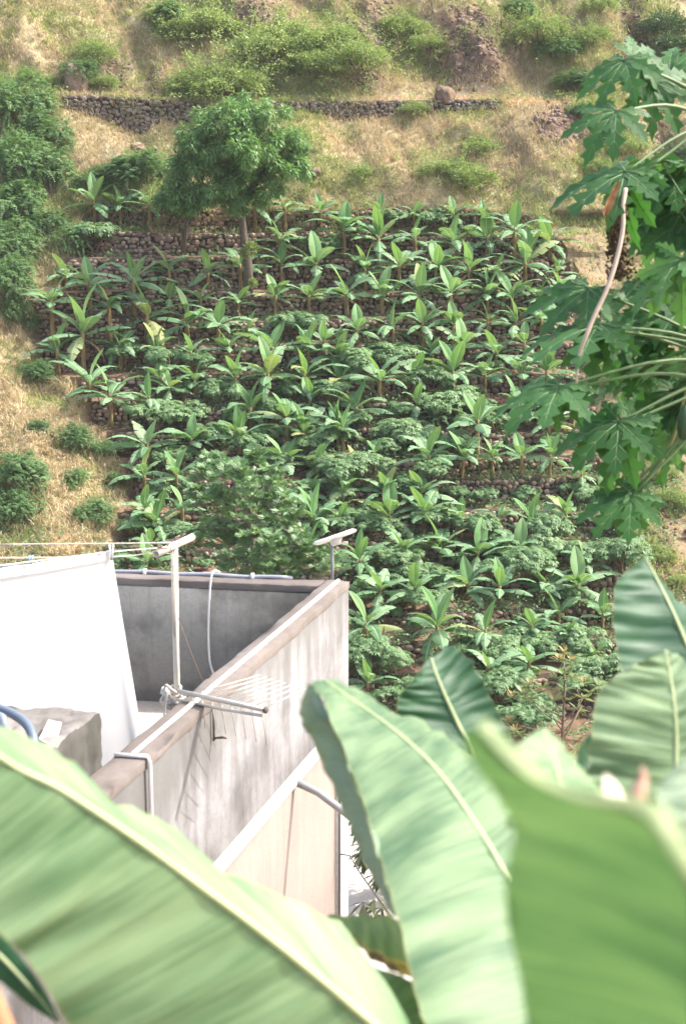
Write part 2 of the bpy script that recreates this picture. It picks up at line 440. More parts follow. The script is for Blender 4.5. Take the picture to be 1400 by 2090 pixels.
BUSHES = [
('L',-18.67,85.30,2.72),('L',-16.87,83.69,2.11),('L',-18.09,81.33,2.59),('L',-16.18,81.16,1.96),('L',-17.94,78.91,2.25),('L',-17.56,76.21,2.17),('L',-15.90,78.45,1.32),('L',-14.64,77.20,1.24),
('L',-17.10,73.61,1.98),('L',-16.66,72.64,1.10),('L',-15.87,72.52,0.78),('B',-14.88,68.89,0.92),('B',-12.42,64.05,1.03),('B',-14.18,60.70,1.53),('B',-14.20,59.11,1.19),('B',-11.84,61.82,0.71),
('B',-10.79,59.86,0.90),('B',-11.05,64.43,0.65),('B',-10.17,62.88,0.55),('B',-13.85,64.05,0.60),('M',-10.94,81.70,1.92),('M',-11.97,82.16,1.24),('M',-8.84,79.68,1.66),('M',-3.08,84.01,1.18),
('M',6.60,82.24,1.88),('M',7.71,84.12,1.19),('M',5.33,81.66,1.04),('M',0.96,81.92,0.93),('M',-7.41,80.21,0.92),('M',-14.03,82.08,1.10),('M',-13.48,83.01,0.84),('U',-7.28,88.20,2.52),
('U',-8.76,88.39,1.78),('U',-5.70,88.42,1.78),('U',-4.75,90.49,2.58),('U',-2.98,90.85,2.29),('U',-1.62,89.37,1.86),('U',-11.05,93.91,1.58),('U',-8.18,92.56,2.17),('U',-10.03,92.78,1.56),
('U',0.00,91.39,1.69),('U',1.03,89.14,2.09),('U',4.17,86.62,0.93),('U',-15.18,90.61,1.52),('U',-15.55,88.99,1.43),('U',-14.17,88.48,1.04),('U',-17.68,88.47,0.83),('U',3.63,92.32,1.61),
('U',5.09,91.33,1.23),('U',-18.76,88.84,0.83),('G',11.97,91.27,1.84),('G',13.07,90.30,1.52),('G',11.00,93.52,1.32),('G',15.10,91.16,1.28),('G',13.89,88.52,1.34),('G',15.93,83.83,1.41),
('G',15.09,84.75,1.14),('G',14.33,82.36,1.05),('G',20.06,92.79,1.62),('G',20.21,91.12,1.47),('G',19.22,83.99,1.01),('G',13.63,85.62,0.86),('G',13.26,68.43,0.92),('G',13.29,57.91,0.68),
('G',14.65,61.53,0.93),('G',14.48,63.43,0.75),('G',13.83,56.48,0.47),('G',15.84,93.22,1.25),
]
# ------------------------------------------------------------------ land: one sheet
m_land, nt, b = new_mat('hillside_earth')
geo = nt.nodes.new('ShaderNodeNewGeometry')
zc = nt.nodes.new('ShaderNodeVertexColor'); zc.layer_name = 'zone'
sep = nt.nodes.new('ShaderNodeSeparateColor'); nt.links.new(zc.outputs['Color'], sep.inputs[0])
soil = ramp(nt, tex_noise(nt, 1.4, 8, coord='World'), [(0.3, (0.11, 0.068, 0.045)), (0.5, (0.20, 0.125, 0.084)), (0.72, (0.29, 0.19, 0.13))])
straw = ramp(nt, tex_noise(nt, 0.55, 9, coord='World', rough=0.65), [(0.28, (0.23, 0.18, 0.105)), (0.45, (0.38, 0.31, 0.175)), (0.60, (0.48, 0.41, 0.24)), (0.75, (0.33, 0.33, 0.15))])
fine = tex_noise(nt, 7.0, 6, coord='World', rough=0.7)
straw = mixc(nt, maprange(nt, fine, 0.35, 0.65, 0.5, 0.0), straw, (0.16, 0.11, 0.07))
rock = ramp(nt, tex_noise(nt, 2.6, 9, coord='World', rough=0.7), [(0.3, (0.075, 0.05, 0.036)), (0.5, (0.19, 0.128, 0.088)), (0.7, (0.31, 0.23, 0.16))])
hill = mixc(nt, sep.outputs[1], straw, rock)
orange = ramp(nt, tex_noise(nt, 5, 5, coord='World'), [(0.3, (0.36, 0.20, 0.10)), (0.7, (0.50, 0.32, 0.17))])
hill = mixc(nt, sep.outputs[2], hill, orange)
bare = maprange(nt, tex_noise(nt, 0.42, 6, coord='World', rough=0.6), 0.55, 0.68, 0, 0.6)
hill = mixc(nt, bare, hill, orange)
nt.links.new(mixc(nt, sep.outputs[0], hill, soil), b.inputs['Base Color'])
b.inputs['Roughness'].default_value = 0.95
b.inputs['Specular IOR Level'].default_value = 0.1
bump(nt, b, tex_noise(nt, 5, 8, coord='World', rough=0.7), 0.8, 0.15)

land_me = mesh_arrays('hillside', TP.reshape(-1, 3), [T_FACES], m_land, True)
zcol = np.zeros((NR, NC, 4), np.float32); zcol[..., 3] = 1
for j in range(NR):
    for i in range(NC):
        X, Y, Z = TP[j, i]
        if zone[j] == 1:
            zcol[j, i, 0] = max(tmask(X, (j - ROW_LO) // 4), 0.15 if X < 0 else 0.5)
        elif zone[j] == 2: zcol[j, i, 0] = 0.8
        if zone[j] == 0:
            zcol[j, i, 1] = min(1, 2.2 * outcrop(X, Z) + math.exp(-((X - 18.2 - 0.5 * math.sin(Z * .4)) / 0.8) ** 2))
            if j in (len(UP) - 26, len(UP) - 25, len(UP) - 24):
                zcol[j, i, 2] = 0.95
            elif j == len(UP) - 27: zcol[j, i, 2] = 0.9 if 3 < X < 13 else 0.4
ca = land_me.color_attributes.new('zone', 'FLOAT_COLOR', 'POINT')
ca.data.foreach_set('color', zcol.reshape(-1, 4).ravel())
for p in land_me.polygons:
    if zone[p.vertices[0] // NC] == 1: p.use_smooth = False
land = link('hillside', land_me); land['kind'] = 'structure'

m_yard, nt, b = new_mat('yard_concrete')
nt.links.new(ramp(nt, tex_noise(nt, 1.1, 8, coord='World', rough=0.6), [(0.3, (0.38, 0.35, 0.315)), (0.7, (0.55, 0.515, 0.47))]), b.inputs['Base Color'])
b.inputs['Roughness'].default_value = 0.9
mb = MB(); mb.box((-2.0, 12.2, -8.15), (22, 13.4, 0.25))
yard = link('yard_pavement', mb.mesh('yard_pavement', m_yard)); yard['kind'] = 'structure'

# ------------------------------------------------------------------ dry stone walls
ICO_V = []; _g = (1 + 5 ** .5) / 2
for a_, b_ in ((1, _g), (-1, _g), (1, -_g), (-1, -_g)): ICO_V += [(a_, b_, 0)]
for a_, b_ in ((1, _g), (-1, _g), (1, -_g), (-1, -_g)): ICO_V += [(0, a_, b_)]
for a_, b_ in ((1, _g), (-1, _g), (1, -_g), (-1, -_g)): ICO_V += [(b_, 0, a_)]
ICO_V = np.array(ICO_V) / math.hypot(1, _g)
ICO_F = []
_d = np.linalg.norm(ICO_V[:, None] - ICO_V[None], axis=-1)
for a_ in range(12):
    for b_ in range(a_ + 1, 12):
        for c_ in range(b_ + 1, 12):
            if _d[a_, b_] < 1.1 and _d[b_, c_] < 1.1 and _d[a_, c_] < 1.1:
                n_ = np.cross(ICO_V[b_] - ICO_V[a_], ICO_V[c_] - ICO_V[a_])
                ICO_F.append((a_, b_, c_) if n_ @ ICO_V[a_] > 0 else (a_, c_, b_))
ICO_F = np.array(ICO_F)
def stone_verts(n, sizes):
    """n irregular blocky stones; sizes (n,3) full extents"""
    V = np.repeat(ICO_V[None], n, 0) * rng.uniform(0.82, 1.18, (n, 12, 1))
    V = np.sign(V) * np.abs(V) ** 0.62
    an = rng.uniform(-0.35, 0.35, n); c, s = np.cos(an)[:, None], np.sin(an)[:, None]
    V = V * sizes[:, None] * 0.5
    return np.stack([V[..., 0] * c - V[..., 2] * s, V[..., 1], V[..., 0] * s + V[..., 2] * c], -1)
def many(V, F):
    n, k = V.shape[:2]
    return V.reshape(-1, 3), (F[None] + (np.arange(n) * k)[:, None, None]).reshape(-1, F.shape[1])

def stone_mat(name, lo, mid, hi):
    m, nt, b = new_mat(name)
    geo = nt.nodes.new('ShaderNodeNewGeometry'); oi = nt.nodes.new('ShaderNodeObjectInfo')
    f = math_n(nt, 'ADD', geo.outputs['Random Per Island'], oi.outputs['Random'])
    f = math_n(nt, 'FRACT', f)
    c = ramp(nt, f, [(0.0, lo), (0.55, mid), (1.0, hi)])
    c = mixc(nt, tex_noise(nt, 7, 5, coord='World'), c, mid, 'MULTIPLY') if False else c
    g = tex_noise(nt, 12, 6, coord='World', rough=0.7)
    nt.links.new(mixc(nt, maprange(nt, g, 0.4, 0.7, 0, 0.5), c, [v * 0.45 for v in lo]), b.inputs['Base Color'])
    b.inputs['Roughness'].default_value = 0.95; b.inputs['Specular IOR Level'].default_value = 0.15
    bump(nt, b, g, 0.6, 0.05)
    return m
m_stone = stone_mat('basalt_stone', (0.18, 0.122, 0.086), (0.32, 0.225, 0.165), (0.45, 0.34, 0.26))
m_stone2 = stone_mat('path_stone', (0.14, 0.112, 0.09), (0.235, 0.19, 0.155), (0.35, 0.295, 0.245))
m_core = plain('packed_earth', (0.055, 0.037, 0.026), 0.95, 0.4, 3)
STONE_POOL = []
for _k in range(8):
    v_ = stone_verts(1, np.array([[1, 1, 1.0]]))[0]
    STONE_POOL.append([mesh_arrays('stone', v_, [ICO_F], mm) for mm in (m_stone, m_stone2)])

def stone_wall(label, top, foot, x0, x1, individual=False, mat=0, size=0.27, cat='stone wall', group=None, holes=0.0):
    """top(X) -> (Y, z), foot(X) -> (Y, z)"""
    n = max(3, int((x1 - x0) / 0.7))
    X = np.linspace(x0, x1, n)
    xm = float((x0 + x1) / 2)
    w = thing('dry_stone_wall', label, cat, (xm, foot(xm)[0], foot(xm)[1]), group=group)
    mb = MB()
    V = []
    for x in X:
        x = float(x)
        (yt, zt), (yf, zf) = top(x), foot(x)
        V += [(x, yf - 0.03, zf - 0.1), (x, yt - 0.03, zt + 0.02), (x, yt + 0.30, zt + 0.02)]
    Q = []
    for i in range(n - 1):
        a = i * 3
        Q += [(a, a + 3, a + 4, a + 1), (a + 1, a + 4, a + 5, a + 2)]
    mb.add(V, Q)
    part('earth_core', mb, m_core, w)
    P = []; S = []
    x = x0
    row_off = [random.random() for _ in range(40)]
    xs_ = np.arange(x0, x1, size * 1.05)
    for x in xs_:
        x = float(x)
        (yt, zt), (yf, zf) = top(x), foot(x)
        h = zt - zf
        rows = max(1, int(round(h / (size * 0.86))))
        for r in range(rows):
            if random.random() < holes: continue
            t = (r + 0.5 + random.uniform(-0.3, 0.3)) / rows
            jx = x + row_off[r % 40] * size + random.uniform(-0.09, 0.09)
            yy = yf + (yt - yf) * t - 0.07 + random.uniform(-0.05, 0.04)
            sc = random.choice((0.65, 0.85, 1.0, 1.2, 1.5))
            P.append((jx, yy, zf + h * t))
            S.append((size * 1.12 * sc, size * 0.9, h / rows * 1.08 * random.uniform(0.7, 1.35)))
    P = np.array(P); S = np.array(S)
    if individual:
        order = rng.permutation(len(P))
        for q in order[:300]:
            link('stone', STONE_POOL[random.randrange(8)][mat], w, Vector(P[q]) - w.location, (random.uniform(-.2, .2), random.uniform(-.3, .3), random.choice((0, math.pi)) + random.uniform(-.2, .2)), tuple(S[q]))
        rest = order[300:]
    else: rest = np.arange(len(P))
    if len(rest):
        V = stone_verts(len(rest), S[rest]) + (P[rest] - np.array(w.location))[:, None]
        V, Fc = many(V, ICO_F)
        o = link('stone_facing', mesh_arrays('stone_facing', V, [Fc], m_stone2 if mat else m_stone), w); o['kind'] = 'stuff'
    return w

WG = 'dry stone walls holding up the banana terraces'
for k in range(NK - 1):
    x0, x1 = XL[k] + 0.3, XR[k] - 0.3
    tp = lambda x, k=k: (edge_y(x, k), edge_z(x, k))
    ft = lambda x, k=k: (edge_y(x, k) - 0.14, edge_z(x, k + 1))
    if k == 1:
        stone_wall('tall sunlit dry stone wall under the shrubs beside the big tree, bare of plants', tp, ft, -14.0, -6.2, True, 0, 0.25, group=WG)
        x0 = -6.2
    lab = 'low dark stone terrace wall, %s wall counted down from the dry slope' % ORD[k]
    stone_wall(lab, tp, ft, x0, x1, k in (9,), 0, 0.24, group=WG, holes=0.08)

pt = lambda x: (PATH_Y, path_z(x)); pf = lambda x: (PATH_Y - 0.12, path_foot(x))
px2x = lambda px: (px - 700) / 2980 * PATH_Y
stone_wall('tall grey dry stone wall of the hillside path, widening to a point in the dry grass', pt, pf, px2x(140), px2x(455), True, 1, 0.26)
stone_wall('long low grey dry stone wall edging the hillside path below the lone boulder', pt, pf, px2x(540), px2x(1010), True, 1, 0.25)

# ------------------------------------------------------------------ boulders and rubble
def boulder(label, X, Y, size, zoff=0.0):
    import bmesh
    bm = bmesh.new(); bmesh.ops.create_icosphere(bm, subdivisions=3, radius=0.5)
    s = random.random() * 50
    for v in bm.verts:
        d = 1 + 0.45 * noise.noise(v.co * 1.8 + Vector((s, 0, 0))) + 0.16 * noise.noise(v.co * 5 + Vector((0, s, 0)))
        v.co = Vector((v.co.x * size[0], v.co.y * size[1], v.co.z * size[2])) * d
    me = bpy.data.meshes.new('boulder'); bm.to_mesh(me); bm.free()
    me.materials.append(m_stone)
    o = link('boulder', me, None, (X, Y, ground(X, Y) + size[2] * 0.22 + zoff), (0, 0, random.random() * 6))
    return tag(o, label, 'boulder')
boulder('lone dark rounded boulder on the edge of the hillside path', 5.95, 87.3, (1.5, 1.1, 1.15))
boulder('brown craggy boulder sticking out of the dry grass above the path wall end', -15.95, 88.4, (1.5, 1.4, 2.0))
boulder('small dark rock lying on the path rim in the middle of the tall wall', -12.1, 87.3, (0.7, 0.5, 0.4))
boulder('dark rock half buried in dry grass below the tall path wall', -11.9, 84.8, (1.2, 0.8, 0.6))
boulder('flat dark rock in the dry grass just above the banana terraces', -1.8, 81.6, (1.3, 0.8, 0.6))

def scatter_rocks(name, pts, smin, smax, mat):
    P = np.array(pts); n = len(P)
    S = rng.uniform(smin, smax, (n, 1)) * rng.uniform(0.7, 1.3, (n, 3))
    V, Fc = many(stone_verts(n, S) + P[:, None], ICO_F)
    o = link(name, mesh_arrays(name, V, [Fc], mat)); o['kind'] = 'stuff'
    return o
pts = []
while len(pts) < 900:
    z = random.uniform(-2, 13)
    X = random.gauss(18.2 + 0.5 * math.sin(z * .4), 0.45); Y = random.uniform(80, 97)
    pts.append((X, Y, ground(X, Y)))
def near_outcrop(n):
    c = 0
    while c < n:
        X = random.uniform(-17, 16); Y = random.uniform(80.5, 97)
        if outcrop(X, ground(X, Y)) > random.uniform(0.05, 0.9):
            pts.append((X, Y, ground(X, Y))); c += 1
near_outcrop(1300)
scatter_rocks('rubble', pts, 0.05, 0.30, stone_mat('brown_rubble', (0.14, 0.095, 0.07), (0.23, 0.165, 0.125), (0.34, 0.26, 0.20)))
pts = []
for q in range(260):                                                  # reddish bare landslip inside the terraces and the far gully
    X, Y = random.gauss(7.9, 0.35), random.uniform(67.2, 70.4); pts.append((X, Y, ground(X, Y)))
for q in range(500):
    X, Y = random.gauss(13.2, 0.7), random.uniform(50, 66); pts.append((X, Y, ground(X, Y)))
scatter_rocks('earth_clods', pts, 0.08, 0.32, plain('red_earth', (0.16, 0.085, 0.055), 0.95, 0.4, 4))

# ------------------------------------------------------------------ grass of the dry slopes (stuff)
def sample_grid(n, jmin, jmax, keep):
    """random points on the sheet between rows jmin..jmax, X within view; keep(X,Y,Z) -> probability"""
    c0 = int(np.searchsorted(xs, -21.5)); c1 = int(np.searchsorted(xs, 21.5))
    A = TP[jmin:jmax, c0:c1]
    e1 = A[1:, :-1] - A[:-1, :-1]; e2 = A[:-1, 1:] - A[:-1, :-1]
    ar = np.linalg.norm(np.cross(e1, e2), axis=-1).ravel()
    pick = rng.choice(len(ar), n, p=ar / ar.sum())
    jj, cc = np.unravel_index(pick, e1.shape[:2])
    u = rng.random(n)[:, None]; v = rng.random(n)[:, None]
    P = A[jj, cc] * (1 - u) * (1 - v) + A[jj + 1, cc] * u * (1 - v) + A[jj, cc + 1] * (1 - u) * v + A[jj + 1, cc + 1] * u * v
    return P[keep(P)]

def blades(name, P, per, length, width, mat, droop=0.5):
    n = len(P)
    B = np.repeat(P, per, 0) + rng.normal(0, 0.07, (n * per, 3)) * (1, 1, 0.1)
    m = len(B)
    L = rng.uniform(0.5, 1.2, (m, 1)) * length
    an = rng.uniform(0, 2 * np.pi, m)
    side = np.stack([np.cos(an), np.sin(an), np.zeros(m)], -1) * width * rng.uniform(0.6, 1.3, (m, 1))
    lean = np.stack([rng.normal(0, 0.5, m), rng.normal(-0.25, 0.45, m), np.ones(m)], -1)
    lean /= np.linalg.norm(lean, axis=1, keepdims=True)
    mid = B + lean * L * 0.6
    tip = mid + (lean + np.stack([rng.normal(0, 0.5, m), rng.normal(-0.3, 0.4, m), rng.normal(-droop, 0.4, m)], -1)) * L * 0.5
    V = np.stack([B - side, B + side, mid + side * 0.8, mid - side * 0.8, tip], 1)
    o = np.arange(m)[:, None] * 5
    Q = np.array([[0, 1, 2, 3]]) + o; T = np.array([[3, 2, 4]]) + o
    ob = link(name, mesh_arrays(name, V.reshape(-1, 3), [Q, T], mat)); ob['kind'] = 'stuff'
    return ob
m_straw = foliage('dry_grass_blade', (0.38, 0.295, 0.17), (0.62, 0.53, 0.335), 0.25, 0.7, (0.66, 0.54, 0.3), 0.5, extra=(0.40, 0.41, 0.18), spec=0.2)
m_ggrass = foliage('green_grass_blade', (0.235, 0.275, 0.09), (0.43, 0.46, 0.19), 0.3, 0.65, (0.45, 0.5, 0.14), 0.5, spec=0.2)
def v_noise(P, s, seed):
    return np.array([noise.noise(Vector((p[0] * s + seed, p[1] * s, p[2] * s))) for p in P])
JU = len(UP)
def keep_hill(P):
    oc = np.array([outcrop(p[0], p[2]) + 0.7 * math.exp(-((p[0] - 18.2 - 0.5 * math.sin(p[2] * .4)) / 0.8) ** 2) for p in P])
    bare = 0.5 * np.clip(np.array([noise.noise(Vector((p[0] * 0.5, p[2] * 0.9, 40.0))) for p in P]) * 2.5 - 0.2, 0, 1)
    pth = ((np.abs(P[:, 1] - 87.6) < 0.9) & (P[:, 0] > 2) & (P[:, 0] < 13)) * 0.75
    return rng.random(len(P)) > 1.5 * oc + 0.05 + bare + pth
Ph = sample_grid(62000, 11, JU + 3, keep_hill)
g = v_noise(Ph, 0.22, 3.0) + 0.5 * v_noise(Ph, 0.9, 9.0) + rng.normal(0, 0.14, len(Ph))
blades('dry_grass', Ph[g < 0.13], 3, 0.42, 0.022, m_straw)
blades('green_grass', Ph[g >= 0.13], 3, 0.40, 0.024, m_ggrass)
def keep_side(P):
    k = np.array([min(NK - 2, max(0, int(np.interp(-p[1], [-y for y in EDGE_Y], range(NK))))) for p in P])
    m = np.array([tmask(p[0], kk) for p, kk in zip(P, k)])
    return (m < 0.35) & (rng.random(len(P)) < 0.9)
Ps = sample_grid(60000, JU, NR - len(NEAR), keep_side)
L_ = Ps[:, 0] < 0
g = v_noise(Ps, 0.35, 5.0) + rng.normal(0, 0.15, len(Ps))
blades('dry_grass', Ps[L_ & (g < 0.22)], 4, 0.62, 0.022, m_straw, 0.7)
blades('green_grass', Ps[(L_ & (g >= 0.22)) | (~L_ & (g > 0.0))], 3, 0.45, 0.024, m_ggrass)
# thin volume added over the valley to lighten the shadows
m_haze = bpy.data.materials.new('added_haze'); m_haze.use_nodes = True
nt = m_haze.node_tree; nt.nodes.remove(nt.nodes['Principled BSDF'])
pv = nt.nodes.new('ShaderNodeVolumePrincipled'); pv.inputs['Density'].default_value = 0.00024; pv.inputs['Color'].default_value = (0.95, 0.97, 0.96, 1)
nt.links.new(pv.outputs[0], nt.nodes['Material Output'].inputs['Volume'])
mb = MB(); mb.box((0, 40, 9), (170, 190, 64)); added_haze = link('added_haze', mb.mesh('added_haze', m_haze)); added_haze['kind'] = 'stuff'
# ------------------------------------------------------------------ banana plants
def banana_leaf_material(name, dark, mid, light, trans=0.30, rough=0.56):
    m, nt, b = new_mat(name)
    uv = nt.nodes.new('ShaderNodeTexCoord').outputs['UV']
    sp = nt.nodes.new('ShaderNodeSeparateXYZ'); nt.links.new(uv, sp.inputs[0])
    oi = nt.nodes.new('ShaderNodeObjectInfo')
    n = tex_noise(nt, 1.0, 3, uv, mapscale=(0.6, 26, 1))
    f = math_n(nt, 'MULTIPLY_ADD', oi.outputs['Random'], 0.5, math_n(nt, 'MULTIPLY', n, 0.6))
    c = ramp(nt, f, [(0.2, dark), (0.5, mid), (0.85, light)])
    c = mixc(nt, maprange(nt, oi.outputs['Random'], 0.93, 0.99, 0, 0.7), c, (0.33, 0.30, 0.09))
    rib = maprange(nt, math_n(nt, 'ABSOLUTE', math_n(nt, 'SUBTRACT', sp.outputs[0], 0.5)), 0.02, 0.05, 1, 0)
    c = mixc(nt, rib, c, (0.42, 0.47, 0.26))
    edge = maprange(nt, math_n(nt, 'ABSOLUTE', math_n(nt, 'SUBTRACT', sp.outputs[0], 0.5)), 0.46, 0.5, 0, 0.5)
    c = mixc(nt, edge, c, (0.40, 0.33, 0.12))
    nt.links.new(c, b.inputs['Base Color'])
    b.inputs['Roughness'].default_value = rough
    b.inputs['Specular IOR Level'].default_value = 0.3
    tr = nt.nodes.new('ShaderNodeBsdfTranslucent'); nt.links.new(mixc(nt, 0.5, c, (0.30, 0.52, 0.06)), tr.inputs['Color'])
    mx = nt.nodes.new('ShaderNodeMixShader'); mx.inputs[0].default_value = trans
    nt.links.new(b.outputs[0], mx.inputs[1]); nt.links.new(tr.outputs[0], mx.inputs[2])
    nt.links.new(mx.outputs[0], nt.nodes['Material Output'].inputs['Surface'])
    return m
m_bleaf = banana_leaf_material('banana_leaf', (0.070, 0.165, 0.075), (0.128, 0.258, 0.120), (0.225, 0.350, 0.200))
m_byoung = banana_leaf_material('young_banana_leaf', (0.075, 0.190, 0.066), (0.130, 0.275, 0.095), (0.205, 0.345, 0.140), 0.30)
m_bdry = plain('dead_banana_leaf', (0.27, 0.17, 0.085), 0.9, 0.4, 5)
m_bstem, nt, b = new_mat('banana_stem')
nt.links.new(ramp(nt, tex_noise(nt, 3, 5, mapscale=(4, 4, 0.8)), [(0.35, (0.16, 0.085, 0.035)), (0.5, (0.27, 0.17, 0.07)), (0.7, (0.22, 0.25, 0.09))]), b.inputs['Base Color'])
b.inputs['Roughness'].default_value = 0.7

def banana_leaf_mesh(name, L, W, e0, bend, fold, mat, ragged=0.5, twist=0.0, n=13):
    """leaf in the XZ plane, growing along +X; e0 start elevation, bend total droop (deg)"""
    pts = []; dirs = []; p = Vector((0, 0, 0))
    for i in range(n):
        t = i / (n - 1)
        e = R(e0 - bend * t ** 1.25)
        d = Vector((math.cos(e), 0, math.sin(e)))
        pts.append(p.copy()); dirs.append(d)
        p = p + d * (L / (n - 1))
    V = []; Q = []; UV = []
    def wid(t):
        if t < 0.12: return 0.10
        u = (t - 0.12) / 0.88
        return 0.10 + 0.90 * math.sin(math.pi * min(1, u * 0.94 + 0.04) ** 0.74) ** 0.95 if u < 0.985 else 0.04
    for sgn in (-1, 1):
        i = 0
        while i < n - 1:
            g = random.choice((2, 2, 3, 3, 4)) if ragged > 0.3 else 6
            j = min(n - 1, i + g)
            df = random.gauss(0, 9 * ragged); 
            prev = None
            for q in range(i, j + 1):
                t = q / (n - 1)
                w = wid(t) * W * (random.uniform(0.86, 1.05) if ragged > 0.3 else 1)
                d = dirs[q]; up = Vector((-d.z, 0, d.x)); side = Vector((0, sgn, 0))
                shr = 0.0
                if ragged > 0.3 and q == i and i > 1: shr = 0.22
                if ragged > 0.3 and q == j and j < n - 1: shr = -0.22
                base_i = len(V)
                for s, fo in ((0.0, 0), (0.5, fold + df * 0.4), (1.0, fold - 14 + df)):
                    a = R(fo) ; tw = R(twist * t)
                    off = side * (w * s * math.cos(a)) + up * (w * s * math.sin(a))
                    off += d * (shr * (L / (n - 1)) * s)
                    off = Matrix.Rotation(tw, 3, d) @ off
                    V.append(pts[q] + off + d * (w * 0.18 * s)); UV.append((0.5 + sgn * 0.5 * s, t))
                if prev is not None:
                    for s in range(2):
                        f = (prev + s, prev + s + 1, base_i + s + 1, base_i + s)
                        Q.append(f if sgn < 0 else f[::-1])
                prev = base_i
            i = j
    return mesh_arrays(name, V, [np.array(Q)], mat, True, UV)

random.seed(11)
POOL_UP = [banana_leaf_mesh('leaf', 0.94 * l, 0.140 * w, e, bd, 28, m_byoung, 0.2, random.uniform(-30, 30)) for l, w, e, bd in ((1.15, 1.3, 84, 14), (1.0, 1.4, 74, 22), (1.2, 1.25, 80, 34), (1.05, 1.4, 66, 18))]
POOL_MID = [banana_leaf_mesh('leaf', l * 1.1, 0.165 * w, e, bd, 16, m_bleaf, 0.45, random.uniform(-25, 25)) for l, w, e, bd in ((1.15, 1.25, 54, 66), (1.2, 1.3, 42, 70), (1.05, 1.2, 60, 84), (1.25, 1.2, 34, 62), (1.1, 1.35, 48, 48))]
POOL_LOW = [banana_leaf_mesh('leaf', l * 1.15, 0.165 * w, e, bd, -6, m_bleaf, 0.8, random.uniform(-20, 20)) for l, w, e, bd in ((1.15, 1.25, 28, 66), (1.1, 1.3, 20, 60), (1.2, 1.2, 30, 92), (1.0, 1.2, 6, 55), (1.15, 1.3, 22, 45), (1.0, 1.2, 0, 75))]
POOL_DRY = [banana_leaf_mesh('dead_leaf', 0.8, 0.06, -20, 75, -35, m_bdry, 0.9)]
def stem_mesh():
    mb = MB()
    mb.tube([(0, 0, -0.1), (0.01, 0, 0.25), (0, 0.01, 0.6), (0, 0, 1.0), (0, 0, 1.12)], [0.105, 0.10, 0.085, 0.07, 0.045], 8)
    return mb.mesh('pseudostem', m_bstem, True)
STEM = stem_mesh()
BPROTO = []
for q in range(16):
    sp = []
    nu, nm, nl = random.choice((1, 1, 2)), random.choice((3, 4, 4)), random.choice((4, 5, 6))
    a = random.random() * 360
    for i in range(nu):
        sp.append((random.choice(POOL_UP), a + random.uniform(-20, 20), random.uniform(0.85, 1.1), 0.0)); a += 140
    for i in range(nm):
        sp.append((random.choice(POOL_MID), a, random.uniform(0.85, 1.1), -0.04)); a += 137 + random.uniform(-18, 18)
    for i in range(nl):
        sp.append((random.choice(POOL_LOW), a, random.uniform(0.8, 1.05), -0.09)); a += 137 + random.uniform(-20, 20)
    if q % 2 == 0: sp += [(POOL_DRY[0], a + 60, 1.0, -0.16)] + [(POOL_DRY[0], a + 200, 0.8, -0.2)] * (q % 4 == 0)
    BPROTO.append((sp, nu, q % 2 == 0))

def tread_of(X, Y):
    z = ground(X, Y)
    ks = [(abs(edge_z(X, k) - z) + 0.15 * abs(edge_y(X, k) - Y), k) for k in range(NK)]
    return min(ks)[1]
rows_ = {}
for it in BANANAS:
    rows_.setdefault(tread_of(it[0], it[1]), []).append(it)
random.seed(5)
SIZE = lambda s: 'small' if s < 1.0 else 'mid-sized' if s < 1.25 else 'large'
for k in sorted(rows_):
    for i, (X, Y, hz, sc) in enumerate(sorted(rows_[k])):
        sp, nu, dry = random.choice(BPROTO)
        z = ground(X, Y); hz = max(0.3, hz * 0.78)
        lab = '%s banana plant%s, %s from the bank in the %s terrace row' % (SIZE(sc), ' with dead leaf' if dry else '', ORD[i], ORD[k])
        t = thing('banana_plant', lab, 'banana plant', (X, Y, z), random.uniform(0, 6.28), 'banana plants on the terraces')
        link('pseudostem', STEM, t, scale=(0.85 * max(0.7, sc), 0.85 * max(0.7, sc), hz))
        vary = random.choice((0.8, 0.92, 1.0, 1.0, 1.08, 1.18))
        for me, az, s, dz in sp:
            s2 = s * sc * 1.13 * vary
            link('dead_leaf' if me is POOL_DRY[0] else 'leaf', me, t, (0, 0, hz + dz * 1.5 + 0.04), (random.gauss(0, 0.10), random.gauss(0, 0.09), R(az)), s2)

# ------------------------------------------------------------------ leaf clouds for shrubs and trees
def leaf_cards(P, Dr, Nr, L, W, fold=0.25):
    """diamond leaves: base P, direction Dr, normal Nr, length L, half width W -> V (n,4,3)"""
    S = np.cross(Dr, Nr); S /= np.linalg.norm(S, axis=1, keepdims=True) + 1e-9
    L = L[:, None]; W = W[:, None]
    N2 = np.cross(S, Dr)
    return np.stack([P, P + Dr * L * 0.5 + S * W + N2 * W * fold, P + Dr * L, P + Dr * L * 0.5 - S * W + N2 * W * fold], 1)
QUAD = np.array([[0, 1, 2, 3]])
def unit(v): return v / (np.linalg.norm(v, axis=-1, keepdims=True) + 1e-9)

def lumpy_points(n, lumps, r=0.34, shell=0.55, flat=0.8, rx=1.0, rz=0.7, zc=0.45):
    """points on many small lumps spread over a dome of radius 1; returns points and outward normals"""
    c = unit(rng.normal(0, 1, (lumps, 3))); c[:, 2] = np.abs(c[:, 2]) * 1.0 - 0.25
    c = c * rng.uniform(0.45, 0.82, (lumps, 1)) * (rx, rx, rz) + (0, 0, zc)
    rr = rng.uniform(0.6, 1.25, lumps) * r
    k = rng.integers(0, lumps, n)
    d = unit(rng.normal(0, 1, (n, 3))); d[:, 2] = d[:, 2] * 0.8 + 0.25; d = unit(d)
    P = c[k] + d * (rr[k] * (shell + (1 - shell) * rng.random(n) ** 0.5))[:, None] * (1, 1, flat)
    return P, d

